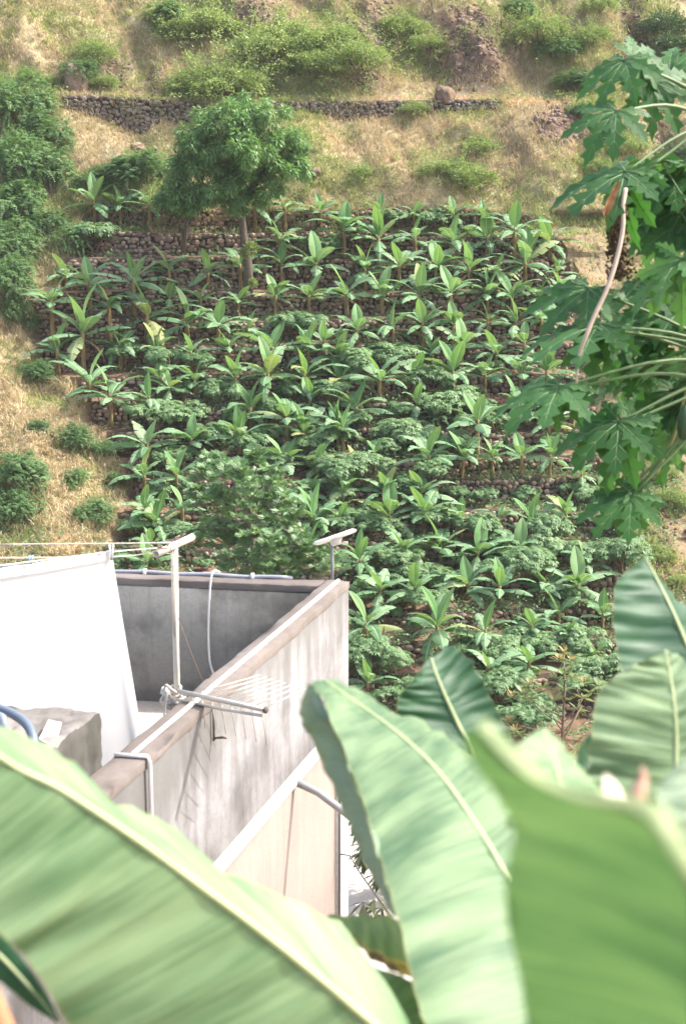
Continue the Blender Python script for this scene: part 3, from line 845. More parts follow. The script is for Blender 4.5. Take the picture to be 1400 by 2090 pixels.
def bush_mesh(n, lumps, leaf, mat, r=0.34, droop=0.0, rz=0.7, slim=0.42, spray=0.0, shell=0.55):
    P, d = lumpy_points(n, lumps, r, shell, rz=rz)
    if spray:                                                     # loose shoots that break the outline
        q = rng.random(n) < 0.25; c0 = unit(rng.normal(0, 1, (60, 3)) + (0, 0, 0.5))
        k = rng.integers(0, 60, n); t = rng.uniform(0.55, 1.0 + spray, (n, 1))
        S_ = c0[k] * t * (1, 1, rz + 0.25) + rng.normal(0, 0.045, (n, 3)) + (0, 0, 0.2)
        P = np.where(q[:, None], S_, P); d = np.where(q[:, None], c0[k], d)
    Dr = unit(d + rng.normal(0, 0.6, (n, 3)) + (0, 0, -droop))
    Nr = unit(d * 0.7 + rng.normal(0, 0.5, (n, 3)) + (0, 0, 0.6))
    L = rng.uniform(0.6, 1.3, n) * leaf
    V, Fc = many(leaf_cards(P, Dr, Nr, L, L * slim * 0.5), QUAD)
    return mesh_arrays('foliage', V, [Fc], mat)
def bush_stem():
    mb = MB()
    for q in range(5):
        a = q * 1.3; r = 0.45
        mb.tube([(0, 0, -0.25), (0.15 * math.cos(a), 0.15 * math.sin(a), 0.2), (r * math.cos(a), r * math.sin(a), 0.62)], [0.04, 0.03, 0.012], 5)
    return mb.mesh('branches', m_twig, True)
m_twig = plain('grey_bark', (0.20, 0.165, 0.13), 0.9, 0.3, 12)
m_fgreen = foliage('feathery_leaf', (0.046, 0.105, 0.042), (0.165, 0.280, 0.105), 0.33, 0.6)
m_ygreen = foliage('hill_shrub_leaf', (0.105, 0.150, 0.048), (0.285, 0.360, 0.130), 0.3, 0.65, extra=(0.42, 0.44, 0.18))
m_dgreen = foliage('dark_shrub_leaf', (0.030, 0.062, 0.028), (0.085, 0.145, 0.055), 0.25, 0.5)
def feathery_mesh(ns, per, lumps):
    """sprays: arching twigs with two rows of leaflets, starting on lumps"""
    P, d = lumpy_points(ns, lumps, 0.26, 0.8, rz=0.75)
    L = rng.uniform(0.16, 0.36, (ns, 1)); Dr = unit(d + rng.normal(0, 0.45, (ns, 3)) + (0, 0, 0.5))
    S = unit(np.cross(Dr, (0, 0, 1.0)) + 1e-6)
    VV = []
    for q in range(per):
        t = (q // 2 + 0.6) / (per / 2)
        sg = 1 if q % 2 else -1
        B = P + Dr * L * t + np.array([0, 0, -0.55]) * L * t * t
        lf = unit(S * sg + Dr * 0.5 + np.array([0, 0, -0.5 * t - 0.1]) + rng.normal(0, 0.15, (ns, 3)))
        ll = (0.062 * (1.15 - 0.5 * t)) * rng.uniform(0.8, 1.2, ns)
        VV.append(leaf_cards(B, lf, unit(np.array([[0, 0, 1.0]]) + d * 0.5), ll, ll * 0.27))
    V = np.stack(VV, 1).reshape(-1, 4, 3)
    V, Fc = many(V, QUAD)
    return mesh_arrays('foliage', V, [Fc], m_fgreen)
BF = [feathery_mesh(800, 16, 24) for _ in range(4)]
BY = [bush_mesh(8000, 30, 0.068, m_ygreen, 0.25, slim=0.5, rz=0.7, spray=0.35, shell=0.8) for _ in range(5)]
BD = [bush_mesh(6500, 30, 0.08, m_dgreen, 0.32, slim=0.5, spray=0.2) for _ in range(3)]
BST = bush_stem()
ZL = {'L': ('dense feathery green bush beside the terraces', 'towards the tall sunlit wall'),
      'B': ('dark green bush on the dry grass bank', 'towards the terraces'),
      'M': ('green shrub between path wall and terraces', 'counted from the feathery thicket'),
      'U': ('green shrub in dry grass above the path wall', 'counted from the feathery thicket'),
      'G': ('light green shrub near the rocky gully', 'towards the papaya tree')}
cnt = {}
for zc_, X, Y, r in sorted(BUSHES):
    cnt[zc_] = cnt.get(zc_, 0) + 1
    a_, b_ = ZL[zc_]
    z = ground(X, Y)
    nm = 'feathery_bush' if zc_ in 'LB' else 'hill_shrub'
    t = thing(nm, '%s, %s %s' % (a_, ORD[cnt[zc_] - 1], b_), 'bush', (X, Y, z - r * 0.15), random.uniform(0, 6.28), {'L': 'bushes massed beside the terraces', 'B': 'bushes on the dry grass bank'}.get(zc_, 'shrubs of the dry hillside'), r)
    me = random.choice(BF if zc_ in 'LB' else BY if random.random() < 0.85 else BF)
    if zc_ == 'M' and X < -10: me = random.choice(BF)
    if zc_ == 'G' and X > 18.5: me = random.choice(BD)
    s = (1.2, 1.1, 1.25 if zc_ in 'LB' else 1.0)
    if zc_ == 'L': s = (0.98, 0.85, 1.3)
    link('foliage', me, t, scale=s); link('branches', BST, t, scale=s)

# ------------------------------------------------------------------ cassava shrubs
m_cas = foliage('cassava_leaf', (0.068, 0.145, 0.060), (0.200, 0.312, 0.138), 0.27, 0.5, wscale=0.5)
def cassava_mesh(nl):
    P, d = lumpy_points(nl, 16, 0.30, 0.8, 0.7, rx=0.95, rz=0.5, zc=0.5)
    V = []
    k = 6
    az = rng.uniform(0, 2 * np.pi, nl)
    N = unit(d * 0.55 + rng.normal(0, 0.25, (nl, 3)) + (0, 0, 0.9))
    ref = unit(np.cross(N, np.stack([np.cos(az), np.sin(az), np.zeros(nl)], -1)))
    bit = np.cross(N, ref)
    sz = rng.uniform(0.11, 0.19, nl)
    for q in range(k):
        a = (q - (k - 1) / 2) * 0.92
        Dr = unit(ref * math.cos(a) + bit * math.sin(a) - N * 0.35)
        L = sz * (1.0 - 0.07 * abs(q - 2.5))
        V.append(leaf_cards(P, Dr, N, L, L * 0.17))
    V, Fc = many(np.concatenate(V), QUAD)
    return mesh_arrays('foliage', V, [Fc], m_cas)
CF = [cassava_mesh(620) for _ in range(5)]
mb = MB()
for q in range(4):
    a = q * 1.57 + 0.4
    mb.tube([(0.05 * math.cos(a), 0.05 * math.sin(a), -0.75), (0.1 * math.cos(a), 0.1 * math.sin(a), 0.0), (0.5 * math.cos(a), 0.5 * math.sin(a), 0.6)], [0.035, 0.03, 0.015], 5)
CST = mb.mesh('stems', plain('cassava_stem', (0.20, 0.12, 0.075), 0.8, 0.3, 8), True)
random.seed(77)
spots = [(c_[0], c_[1]) for c_ in CASSAVA]
for k in range(6, NK - 1):                                            # the rest of the low growth filling the lower terraces
    for q in range(15):
        X = random.uniform(XL[k] + (2.6 if k < 12 else 0.8), XR[k] - 0.6); Y = edge_y(X, k) + random.uniform(0.3, 1.2)
        if k < 8 and random.random() < 0.5: continue
        if abs(k - 10) < 1 and 5.5 < X < 11.5: continue
        if min(math.hypot(X - a, Y - b_) for a, b_ in spots) > 1.15:
            spots.append((X, Y)); CASSAVA.append((X, Y, random.uniform(0.4, 0.75)))
rows_ = {}
for it in CASSAVA: rows_.setdefault(tread_of(it[0], it[1]), []).append(it)
for k in sorted(rows_):
    for i, (X, Y, r) in enumerate(sorted(rows_[k])):
        z = ground(X, Y)
        t = thing('cassava_shrub', '%s lobed-leaf shrub, %s shrub from the bank in the %s terrace row' % ('bushy' if r > 0.85 else 'small', ORD[i], ORD[k]), 'shrub', (X, Y, z + 0.25 * r), random.uniform(0, 6.28), 'lobed-leaf shrubs among the bananas', r * 1.2)
        s = (1.15, 1.0, 1.0)
        me = random.choice(CF)
        link('foliage', me, t, scale=s); link('stem', CST, t, scale=s)

# low weeds on treads, banks and wall feet (stuff)
def keep_weed(P):
    k = np.interp(-P[:, 1], [-y for y in EDGE_Y], range(NK))
    dens = np.interp(k, [0, 3, 6, 9, 18], [0.35, 0.3, 0.5, 1.2, 1.6])
    n = v_noise(P, 0.45, 21.0) + 0.35
    b = ((np.abs(P[:, 0] - 10.0) < 5.5) & (np.abs(k - 10) < 0.9)) * 0.9
    slip = np.exp(-((P[:, 0] - 7.9) / 0.7) ** 2 - ((P[:, 1] - 68.8) / 1.6) ** 2)
    edge = np.array([0.15 if X_ < np.interp(k_, range(NK), XL) + 2.2 and k_ < 12 else 1.0 for X_, k_ in zip(P[:, 0], k)])
    dens = dens * edge
    return (rng.random(len(P)) < np.clip(n * dens * 1.5 + b - slip, 0, 1)) & (P[:, 1] > 41)
Pw = sample_grid(170000, JU, NR - len(NEAR) + 2, keep_weed)
n = len(Pw)
Dr = unit(rng.normal(0, 1, (n, 3)) * (1, 1, 0.5) + (0, -0.3, 0.5))
V, Fc = many(leaf_cards(Pw + rng.uniform(0, 1, (n, 1)) ** 2 * np.array([0, -0.1, 0.42]), Dr, unit(rng.normal(0, 0.5, (n, 3)) + (0, 0, 1)), rng.uniform(0.09, 0.26, n), rng.uniform(0.025, 0.06, n)), QUAD)
m_weed = foliage('weed_leaf', (0.068, 0.145, 0.066), (0.185, 0.300, 0.140), 0.28, 0.6, wscale=0.6)
o = link('ground_weeds', mesh_arrays('ground_weeds', V, [Fc], m_weed)); o['kind'] = 'stuff'

# low green scrub patches on the dry hill (stuff)
def keep_scrub(P):
    g = v_noise(P, 0.30, 33.0) + 0.6 * v_noise(P, 1.1, 4.0)
    return (g > 0.14) & (P[:, 1] > 80.3)
Pw = sample_grid(150000, 11, JU + 2, keep_scrub)
n = len(Pw)
Dr = unit(rng.normal(0, 1, (n, 3)) * (1, 1, 0.6) + (0, -0.3, 0.6))
V, Fc = many(leaf_cards(Pw + rng.uniform(0, 1, (n, 1)) ** 1.6 * np.array([0, -0.15, 0.55]), Dr, unit(rng.normal(0, 0.6, (n, 3)) + (0, -0.2, 1)), rng.uniform(0.08, 0.2, n), rng.uniform(0.02, 0.045, n)), QUAD)
o = link('green_scrub', mesh_arrays('green_scrub', V, [Fc], m_ygreen)); o['kind'] = 'stuff'

# ------------------------------------------------------------------ the big tree on the terraces
m_bark = plain('tree_bark', (0.10, 0.076, 0.054), 0.95, 0.35, 9)
m_mango = foliage('mango_leaf', (0.045, 0.118, 0.038), (0.180, 0.315, 0.105), 0.3, 0.45, wscale=0.7)
TX, TY = -5.0, 75.6; TZ = ground(TX, TY)
tree = thing('broadleaf_tree', 'big round-crowned dark green tree with a bare trunk rising from the upper terraces', 'tree', (TX, TY, TZ))
CC = at(487, 318, TY)                                                  # crown centre
trx, trz = 138 / 2980 * TY, 112 / 2980 * TY
mb = MB()
top = at(490, 415, TY)
mb.tube([(TX, TY, TZ - 0.3), at(507, 545, TY), at(497, 480, TY), top, at(486, 360, TY)], [0.29, 0.24, 0.21, 0.18, 0.12], 10)
part('trunk', mb, m_bark, tree, True)
random.seed(3)
clumps = []
LOBES = ((478, 240, 46), (545, 252, 40), (425, 262, 40), (388, 305, 36), (588, 300, 36), (470, 300, 50), (530, 312, 46), (412, 345, 40), (366, 348, 26), (572, 350, 38),
         (492, 362, 42), (447, 385, 34), (604, 338, 24), (535, 385, 30), (372, 398, 32), (402, 395, 34), (480, 405, 26), (350, 405, 22), (510, 222, 26), (438, 318, 40), (500, 270, 40), (450, 350, 36))
for (px, py, pr) in LOBES:
    r_ = pr / 2980 * TY
    dep = 1 - min(1, math.hypot((px - 487) / 150, (py - 315) / 120))
    c_ = at(px, py, TY - dep * 2.2 + random.uniform(-0.7, 0.7))
    clumps.append((c_, 0.8))
    for i in range(7):
        u = unit(rng.normal(0, 1, 3) + np.array([0.15, -0.45, 0.25]))
        clumps.append((c_ + Vector(u) * r_ * random.uniform(0.75, 1.15), random.uniform(0.36, 0.62)))
for i in range(16):
    u = unit(rng.normal(0, 1, 3)) * random.uniform(0.3, 0.75)
    if i < 13: clumps.append((CC + Vector((u[0] * trx, abs(u[1]) * trx, u[2] * trz)), 0.8))
for q, (p, s_) in enumerate(clumps):
    if q % 9 == 0:
        b_ = MB()
        st = top + (Vector((TX, TY, top.z)) - top) * 0.1
        md = st.lerp(p, 0.5) + Vector((0, 0, 0.35))
        b_.tube([st, md, p], [0.10, 0.06, 0.02], 6)
        part('branch', b_, m_bark, tree, True)
VV = []
for p, s_ in clumps:
    n = int(330 * s_)
    d = unit(rng.normal(0, 1, (n, 3)) + (0, 0, 0.25))
    P = np.array(p) + d * (rng.uniform(0.45, 1.0, (n, 1)) * 0.86 * s_) * (1, 1, 0.72)
    Dr = unit(d + (0, 0, -0.75) + rng.normal(0, 0.35, (n, 3)))
    Nr = unit(d + (0, 0, 0.7) + rng.normal(0, 0.3, (n, 3)))
    L = rng.uniform(0.2, 0.36, n)
    VV.append(leaf_cards(P, Dr, Nr, L, L * 0.16))
V, Fc = many(np.concatenate(VV) - np.array(tree.location), QUAD)
link('crown', mesh_arrays('crown', V, [Fc], m_mango), tree)
# epiphyte tufts on the trunk
VV = []
for c_, r_ in ((at(512, 508, TY - 0.3), 0.55), (at(516, 578, TY - 0.3), 0.38), (at(500, 520, TY - 0.3), 0.4)):
    n = 160
    d = unit(rng.normal(0, 1, (n, 3)) + (0, -0.2, 0.4)); L = rng.uniform(0.3, 0.6, n) * r_
    VV.append(leaf_cards(np.array(c_) + d * r_ * 0.4, unit(d + (0, 0, 0.3)), unit(rng.normal(0, 1, (n, 3))), L, L * 0.18))
V, Fc = many(np.concatenate(VV) - np.array(tree.location), QUAD)
o = link('leaf_tuft', mesh_arrays('leaf_tuft', V, [Fc], m_ygreen), tree)
# small dark tree beside it
X2, Y2 = -8.6, 77.6
t2 = thing('broadleaf_tree', 'small dark shaded tree with a thin trunk under the big tree', 'tree', (X2, Y2, ground(X2, Y2)))
mb = MB(); mb.tube([t2.location + Vector((0, 0, -0.2)), at(381, 440, Y2), at(380, 400, Y2)], [0.14, 0.11, 0.07], 8)
part('trunk', mb, m_bark, t2, True)
VV = []
for (px, py, s_) in ((350, 395, 1.0), (380, 380, 1.1), (405, 395, 0.9), (355, 420, 0.9), (385, 425, 0.9), (335, 410, 0.7)):
    n = 300; p = at(px, py, Y2 + random.uniform(-0.5, 0.5))
    d = unit(rng.normal(0, 1, (n, 3)) + (0, 0, 0.2))
    L = rng.uniform(0.14, 0.28, n)
    VV.append(leaf_cards(np.array(p) + d * rng.uniform(0.4, 1, (n, 1)) * 0.8 * s_ * (1, 1, .8), unit(d + (0, 0, -0.5) + rng.normal(0, .4, (n, 3))), unit(d + (0, 0, 0.6)), L, L * 0.18))
V, Fc = many(np.concatenate(VV) - np.array(t2.location), QUAD)
link('crown', mesh_arrays('crown', V, [Fc], m_dgreen), t2)

# ------------------------------------------------------------------ the tree with lobed rosettes in front of the terraces
m_bread = foliage('breadfruit_leaf', (0.045, 0.110, 0.046), (0.175, 0.290, 0.120), 0.3, 0.45, wscale=0.8, extra=(0.36, 0.43, 0.16))
BX, BY_ = at(515, 1150, 53)[0], 53.0; BZ = ground(BX, BY_)
bt = thing('breadfruit_tree', 'sprawling tree of lobed leaf rosettes and grey twigs behind the roof wall', 'tree', (BX, BY_, BZ))
mb = MB(); mb.tube([(BX, BY_, BZ - 0.3), at(512, 1110, BY_), at(500, 1040, BY_)], [0.25, 0.2, 0.12], 8)
part('trunk', mb, m_twig, bt, True)
ros = []
for (lx, ly, lr) in ((442, 958, 34), (478, 985, 46), (425, 1030, 40), (540, 990, 38), (500, 1060, 52), (575, 1050, 42), (440, 1105, 44), (535, 1125, 50), (605, 1105, 38), (642, 1150, 28), (480, 1165, 42), (560, 1170, 44), (415, 975, 22), (520, 940, 20)):
    lc = at(lx, ly, BY_ + random.uniform(-1.2, 0.9)); lr = lr / 2980 * BY_
    for q in range(int(30 * (lr / 0.8) ** 1.5) + 6):
        u = unit(rng.normal(0, 1, 3) + np.array([0.1, -0.5, 0.4]))
        ros.append(lc + Vector(u) * lr * random.uniform(0.75, 1.2))
for px in list(range(580, 700, 7)) + list(range(590, 690, 9)):
    ros.append(at(px, random.uniform(1110, 1170), BY_ + random.uniform(-0.8, 0.3)))
rb = at(505, 1080, BY_)
for q, p in enumerate(ros):
    if q % 9 == 0:
        b_ = MB(); s0 = rb.lerp(p, random.uniform(0.45, 0.75)); md = s0.lerp(p, 0.5) + Vector((random.uniform(-.3, .3), -0.25, random.uniform(0.0, 0.35)))
        b_.tube(catmull([s0, md, p + Vector((random.uniform(-.2, .2), -0.1, 0.1))], 7), [0.03 - 0.003 * i_ for i_ in range(7)], 5)
        part('branch', b_, m_twig, bt, True)
VV = []
for p in ros:
    k = random.randint(6, 9); s_ = random.uniform(0.26, 0.46)
    ax = unit(np.array([random.gauss(0.15, 0.4), random.gauss(-0.55, 0.4), 1.0]))
    for i in range(k):
        a = i * 2.4
        h = unit(np.array([math.cos(a), math.sin(a), random.uniform(-0.15, 0.6)]) + ax * 0.4)
        nr = unit(np.cross(np.cross(h, ax), h) + 1e-6)
        sd = np.cross(h, nr)
        base = np.array(p)
        for (t0, L_, an) in ((0.0, 1.0, 0), (0.25, 0.5, 0.75), (0.25, 0.5, -0.75), (0.45, 0.45, 0.65), (0.45, 0.45, -0.65), (0.65, 0.33, 0.55), (0.65, 0.33, -0.55)):
            dr = unit(h * math.cos(an) + sd * math.sin(an) - np.array([0, 0, 0.25 * t0]))
            VV.append((base + h * t0 * s_ - np.array([0, 0, 0.12 * t0 * s_]), dr, nr, L_ * s_))
P = np.array([v[0] for v in VV]); Dr = np.array([v[1] for v in VV]); Nr = np.array([v[2] for v in VV]); L = np.array([v[3] for v in VV])
V, Fc = many(leaf_cards(P, Dr, Nr, L, L * 0.10 + 0.008) - np.array(bt.location), QUAD)
link('crown', mesh_arrays('crown', V, [Fc], m_bread), bt)

# ------------------------------------------------------------------ slim sapling with reddish tips, nearer
m_sap = foliage('sapling_leaf', (0.070, 0.105, 0.035), (0.19, 0.245, 0.085), 0.3, 0.45, extra=(0.42, 0.22, 0.10))
m_tip = foliage('reddish_tip_leaf', (0.22, 0.17, 0.06), (0.44, 0.28, 0.12), 0.35, 0.5)
SY = 30.0; SX = at(1148, 1500, SY).x; SZ = ground(SX, SY)
sap = thing('mango_sapling', 'slim young tree with reddish leaf tips below the shrubs, behind the big banana leaves', 'tree', (SX, SY, SZ))
mb = MB(); mb.tube([(SX, SY, SZ), at(1148, 1480, SY), at(1152, 1400, SY), at(1150, 1335, SY)], [0.05, 0.035, 0.025, 0.012], 6)
part('trunk', mb, m_twig, sap, True)
def rosette(VV, p, k, s, up=0.5, droop=0.2):
    for i in range(k):
        a = i * 2.4 + random.uniform(-.3, .3)
        h = unit(np.array([math.cos(a), math.sin(a), up + random.uniform(-0.5, 0.5)]) + np.array([0, 0, -droop]))
        VV.append((np.array(p) + h * 0.02, h, unit(np.cross(np.cross(h, (0, 0, 1)), h) + 1e-6), s * random.uniform(0.7, 1.15)))
def cards_of(VV, name, mat, parent, slim=0.15):
    P = np.array([v[0] for v in VV]); Dr = np.array([v[1] for v in VV]); Nr = np.array([v[2] for v in VV]); L = np.array([v[3] for v in VV])
    V, Fc = many(leaf_cards(P, Dr, Nr, L, L * slim) - np.array(parent.location), QUAD)
    return link(name, mesh_arrays(name, V, [Fc], mat), parent)
VA = []; VB = []
for i, (px, py, red) in enumerate(((1150, 1335, 1), (1140, 1350, 1), (1165, 1352, 1), (1150, 1375, 0), (1135, 1385, 0), (1168, 1385, 0), (1150, 1405, 0), (1080, 1400, 1), (1065, 1415, 0), (1095, 1418, 0), (1080, 1430, 0), (1045, 1425, 1), (1110, 1405, 0),
                                   (1205, 1415, 0), (1190, 1425, 0), (1220, 1400, 0), (1040, 1475, 1), (1050, 1495, 1), (1060, 1500, 0), (1035, 1500, 0), (1180, 1450, 0), (1160, 1430, 0), (1130, 1430, 0), (1190, 1395, 1), (1125, 1455, 0), (1165, 1500, 0), (1140, 1520, 0), (1175, 1530, 0))):
    p = at(px, py, SY + random.uniform(-0.35, 0.35))
    if i % 2 == 0:
        b_ = MB(); st = at(1149, min(1495, py + 50), SY); b_.tube([st, st.lerp(p, 0.6) + Vector((0, 0, -0.05)), p], [0.016, 0.012, 0.006], 5)
        part('branch', b_, m_twig, sap, True)
    rosette(VA, p, 13, 0.25)
    if red: rosette(VB, p + Vector((0, 0, 0.06)), 7, 0.17, 0.9)
b_ = MB(); b_.tube([at(1137, 1530, SY), at(1160, 1490, SY), at(1187, 1440, SY)], [0.03, 0.024, 0.012], 6); part('branch', b_, plain('pale_twig', (0.34, 0.26, 0.15), 0.8), sap, True)
cards_of(VA, 'crown', m_sap, sap); cards_of(VB, 'young_leaf', m_tip, sap)

# dark drooping tree below, seen past the house corner
DY = 14.8
dk = thing('mango_tree', 'dark drooping narrow-leaved tree over the bright yard beyond the house corner', 'tree', (at(775, 1850, DY).x + 0.55, DY, -8.02))
mb = MB(); mb.tube([dk.location, (dk.location.x, DY, -6.9), at(800, 1700, DY)], [0.08, 0.06, 0.03], 7)
part('trunk', mb, m_bark, dk, True)
VA = []
m_dm = foliage('mango_leaf_dark', (0.045, 0.060, 0.030), (0.115, 0.130, 0.065), 0.2, 0.4)
for i in range(64):
    px = random.uniform(722, 860); py = random.uniform(1660, 1850)
    if py > 1740 + (px - 715) * 0.95: continue
    p = at(px, py, DY + random.uniform(-0.5, 0.5))
    if i % 3 == 0:
        b_ = MB(); st = at(800, 1700, DY); b_.tube([st, st.lerp(p, .5) + Vector((0, 0, .08)), p], [0.014, 0.01, 0.005], 5); part('branch', b_, m_bark, dk, True)
    rosette(VA, p, 11, 0.22, -0.2, 0.7)
for (px, py) in ((758, 1862), (775, 1868), (770, 1975), (765, 1835), (742, 1840), (780, 1850)):
    rosette(VA, at(px, py, DY - 0.4), 9, 0.22, -0.1, 0.7)
cards_of(VA, 'crown', m_dm, dk, 0.13)
# ------------------------------------------------------------------ the concrete house with its roof terrace
def concrete(name, stops, streak=0.6, scale=1.3, blotch=None, rough=0.92, vscale=(5, 5, 0.35), dirt=False):
    m, nt, b = new_mat(name)
    s = tex_noise(nt, scale, 8, coord='World', rough=0.62, mapscale=vscale)
    s2 = tex_noise(nt, 1.0, 7, coord='World', rough=0.7, mapscale=(2.6, 2.6, 0.9))
    s = math_n(nt, 'ADD', math_n(nt, 'MULTIPLY', s, 0.5), math_n(nt, 'MULTIPLY', s2, 0.5))
    l = tex_noise(nt, 0.9, 7, coord='World', rough=0.6)
    f = math_n(nt, 'ADD', math_n(nt, 'MULTIPLY', s, streak), math_n(nt, 'MULTIPLY', l, 1 - streak))
    c = ramp(nt, f, stops)
    if blotch:
        c = mixc(nt, maprange(nt, tex_noise(nt, 2.2, 9, coord='World', rough=0.7), 0.52, 0.68, 0, 0.75), c, blotch)
    if dirt:                                                        # grime washed down from the coping in streaks
        sp = nt.nodes.new('ShaderNodeSeparateXYZ'); nt.links.new(nt.nodes.new('ShaderNodeNewGeometry').outputs['Position'], sp.inputs[0])
        top = maprange(nt, sp.outputs[2], -3.75, -4.7, 1.0, 0.0)
        st = tex_noise(nt, 1.0, 8, coord='World', rough=0.6, mapscale=(5, 5, 0.7))
        near = maprange(nt, sp.outputs[1], 11.5, 9.0, 0.0, 0.35)
        q = math_n(nt, 'ADD', math_n(nt, 'MULTIPLY', math_n(nt, 'ADD', top, near), 0.55), math_n(nt, 'SUBTRACT', st, 0.62))
        c = mixc(nt, maprange(nt, q, 0.0, 0.35, 0, 0.8), c, (0.115, 0.113, 0.105))
    g = tex_noise(nt, 34, 9, coord='World', rough=0.8)
    dr = tex_noise(nt, 1.0, 9, coord='World', rough=0.75, mapscale=(14, 14, 0.8))
    c = mixc(nt, maprange(nt, dr, 0.54, 0.70, 0.0, 0.45), c, (0.13, 0.125, 0.12))
    c = mixc(nt, maprange(nt, g, 0.42, 0.68, 0.0, 0.38), c, (0.12, 0.11, 0.10))
    nt.links.new(c, b.inputs['Base Color'])
    b.inputs['Roughness'].default_value = rough; b.inputs['Specular IOR Level'].default_value = 0.2
    bump(nt, b, math_n(nt, 'ADD', g, s), 0.14, 0.015)
    return m
m_outer = concrete('whitewashed_concrete', [(0.40, (0.085, 0.084, 0.084)), (0.46, (0.165, 0.162, 0.164)), (0.51, (0.245, 0.244, 0.25)), (0.60, (0.355, 0.354, 0.364))], 0.5, 1.0, (0.17, 0.168, 0.168), vscale=(3.2, 3.2, 0.45), dirt=True)
m_inner = concrete('raw_grey_concrete', [(0.40, (0.075, 0.074, 0.066)), (0.48, (0.155, 0.151, 0.135)), (0.57, (0.27, 0.264, 0.24))], 0.2, 1.1, (0.33, 0.32, 0.295))
m_cop = concrete('coping_concrete', [(0.3, (0.095, 0.080, 0.070)), (0.5, (0.155, 0.132, 0.117)), (0.7, (0.235, 0.205, 0.186))], 0.2, 2.6, (0.13, 0.11, 0.095))
m_tan = concrete('tan_plaster', [(0.3, (0.17, 0.14, 0.12)), (0.5, (0.235, 0.198, 0.172)), (0.7, (0.29, 0.248, 0.218))], 0.65)
m_white = concrete('white_paint', [(0.3, (0.40, 0.388, 0.375)), (0.7, (0.52, 0.507, 0.495))], 0.5)
m_floor = concrete('roof_floor', [(0.3, (0.36, 0.33, 0.295)), (0.7, (0.48, 0.45, 0.41))], 0.0)
m_old = concrete('weathered_concrete', [(0.38, (0.075, 0.07, 0.063)), (0.48, (0.17, 0.157, 0.143)), (0.62, (0.28, 0.258, 0.236))], 0.2, 2.6, (0.07, 0.066, 0.06))

CN = at(712, 1186, 13.5)                     # outer top corner of the roof wall
DS = Vector((math.sin(R(17.6)), math.cos(R(17.6)), 0))
US = -DS                                     # along the side wall, towards the camera
UB = Vector((-math.cos(R(8.5)), math.sin(R(8.5)), 0))   # along the back wall
NS = Vector((DS.y, -DS.x, 0))                # outward normal of the side wall
TH = 0.22
ZT = CN.z; ZF = ZT - 1.28; ZB = -8.05
house = thing('concrete_house', 'flat-roofed grey concrete house with a walled roof terrace and whitewashed streaked side', 'house', (CN.x, CN.y, ZB))
def hp(s, v, z):
    """s metres towards the camera along the side wall, v metres in along the back wall"""
    p = CN + US * s + UB * v; return Vector((p.x, p.y, z))
def slab(name, s0, s1, v0, v1, z0, z1, mat, parent=None, sub=0.0):
    mb = MB()
    P = [hp(s, v, z) for z in (z0, z1) for (s, v) in ((s0, v0), (s1, v0), (s1, v1), (s0, v1))]
    mb.add(P, [(0, 1, 2, 3), (7, 6, 5, 4), (1, 0, 4, 5), (2, 1, 5, 6), (3, 2, 6, 7), (0, 3, 7, 4)])
    o = part(name, mb, mat, parent or house)
    # outward normals
    import bmesh
    bm = bmesh.new(); bm.from_mesh(o.data); bmesh.ops.recalc_face_normals(bm, faces=bm.faces)
    bmesh.ops.bevel(bm, geom=list(bm.edges), offset=0.012, segments=1, affect='EDGES')
    bm.to_mesh(o.data); bm.free()
    return o
SL = 7.4
slab('side_parapet', 0, SL, 0, TH, ZF - 0.06, ZT - 0.07, m_outer)
slab('back_parapet', 0, TH, TH, 7.0, ZF - 0.06, ZT - 0.07, m_inner)
def coping(name, along_s, a0, a1, w0, w1):
    """rough hand-finished mortar cap"""
    mb = MB(); n = int((a1 - a0) / 0.035); prof = ((0, -0.07), (0.004, -0.004), (0.03, 0), (0.35, 0.004), (0.65, 0.004), (0.97, 0), (0.996, -0.004), (1, -0.07))
    V = []
    for i in range(n + 1):
        a = a0 + (a1 - a0) * i / n
        for q, (t, dz) in enumerate(prof):
            w = w0 + (w1 - w0) * t + 0.012 * fbm(a * 3.1, t * 2, 1.5, 4) * (1 if q in (0, 1, 6, 7) else 0.3)
            ch = max(0, fbm(a * 2.3, t * 3 + 9, 4.5, 4) - 0.28) * 0.09 if q in (1, 2, 5, 6) else 0
            z = ZT + dz + 0.007 * fbm(a * 4, t * 3, 7.7, 4) - ch
            V.append(hp(a, w, z) if along_s else hp(w, a, z))
    m_ = len(prof)
    Q = [(i * m_ + q, i * m_ + q + 1, (i + 1) * m_ + q + 1, (i + 1) * m_ + q) for i in range(n) for q in range(m_ - 1)]
    mb.add(V, Q + [(0, 1, m_ - 2, m_ - 1), (1, 2, m_ - 3, m_ - 2)] + [tuple(n * m_ + q for q in f) for f in ((0, 1, m_ - 2, m_ - 1), (1, 2, m_ - 3, m_ - 2))])
    return part(name, mb, m_cop, house)
coping('side_coping', True, -0.008, SL, -0.006, TH + 0.006)
coping('back_coping', False, TH + 0.004, 7.0, -0.006, TH + 0.006)
slab('roof_floor', TH, SL, TH, 7.0, ZF - 0.16, ZF, m_floor)
slab('slab_band', -0.012, SL + .01, -0.012, 6.98, ZF - 0.215, ZF - 0.062, m_white)
slab('lower_wall', 0.33, SL, 0.03, 6.9, ZB, ZF - 0.216, m_tan)
slab('corner_pillar', 0.0, 0.327, 0.0, 0.3, ZB, ZF - 0.217, m_white)
slab('back_wall', 0.05, 0.32, 0.302, 6.9, ZB, ZF - 0.2165, m_tan)
def pt_side(px, py, out=0.0):
    """point on the outer face of the side wall seen at a pixel"""
    d = at(px, py, 1.0)
    o = CN + NS * out
    t = o.dot(NS) / d.dot(NS); return d * t
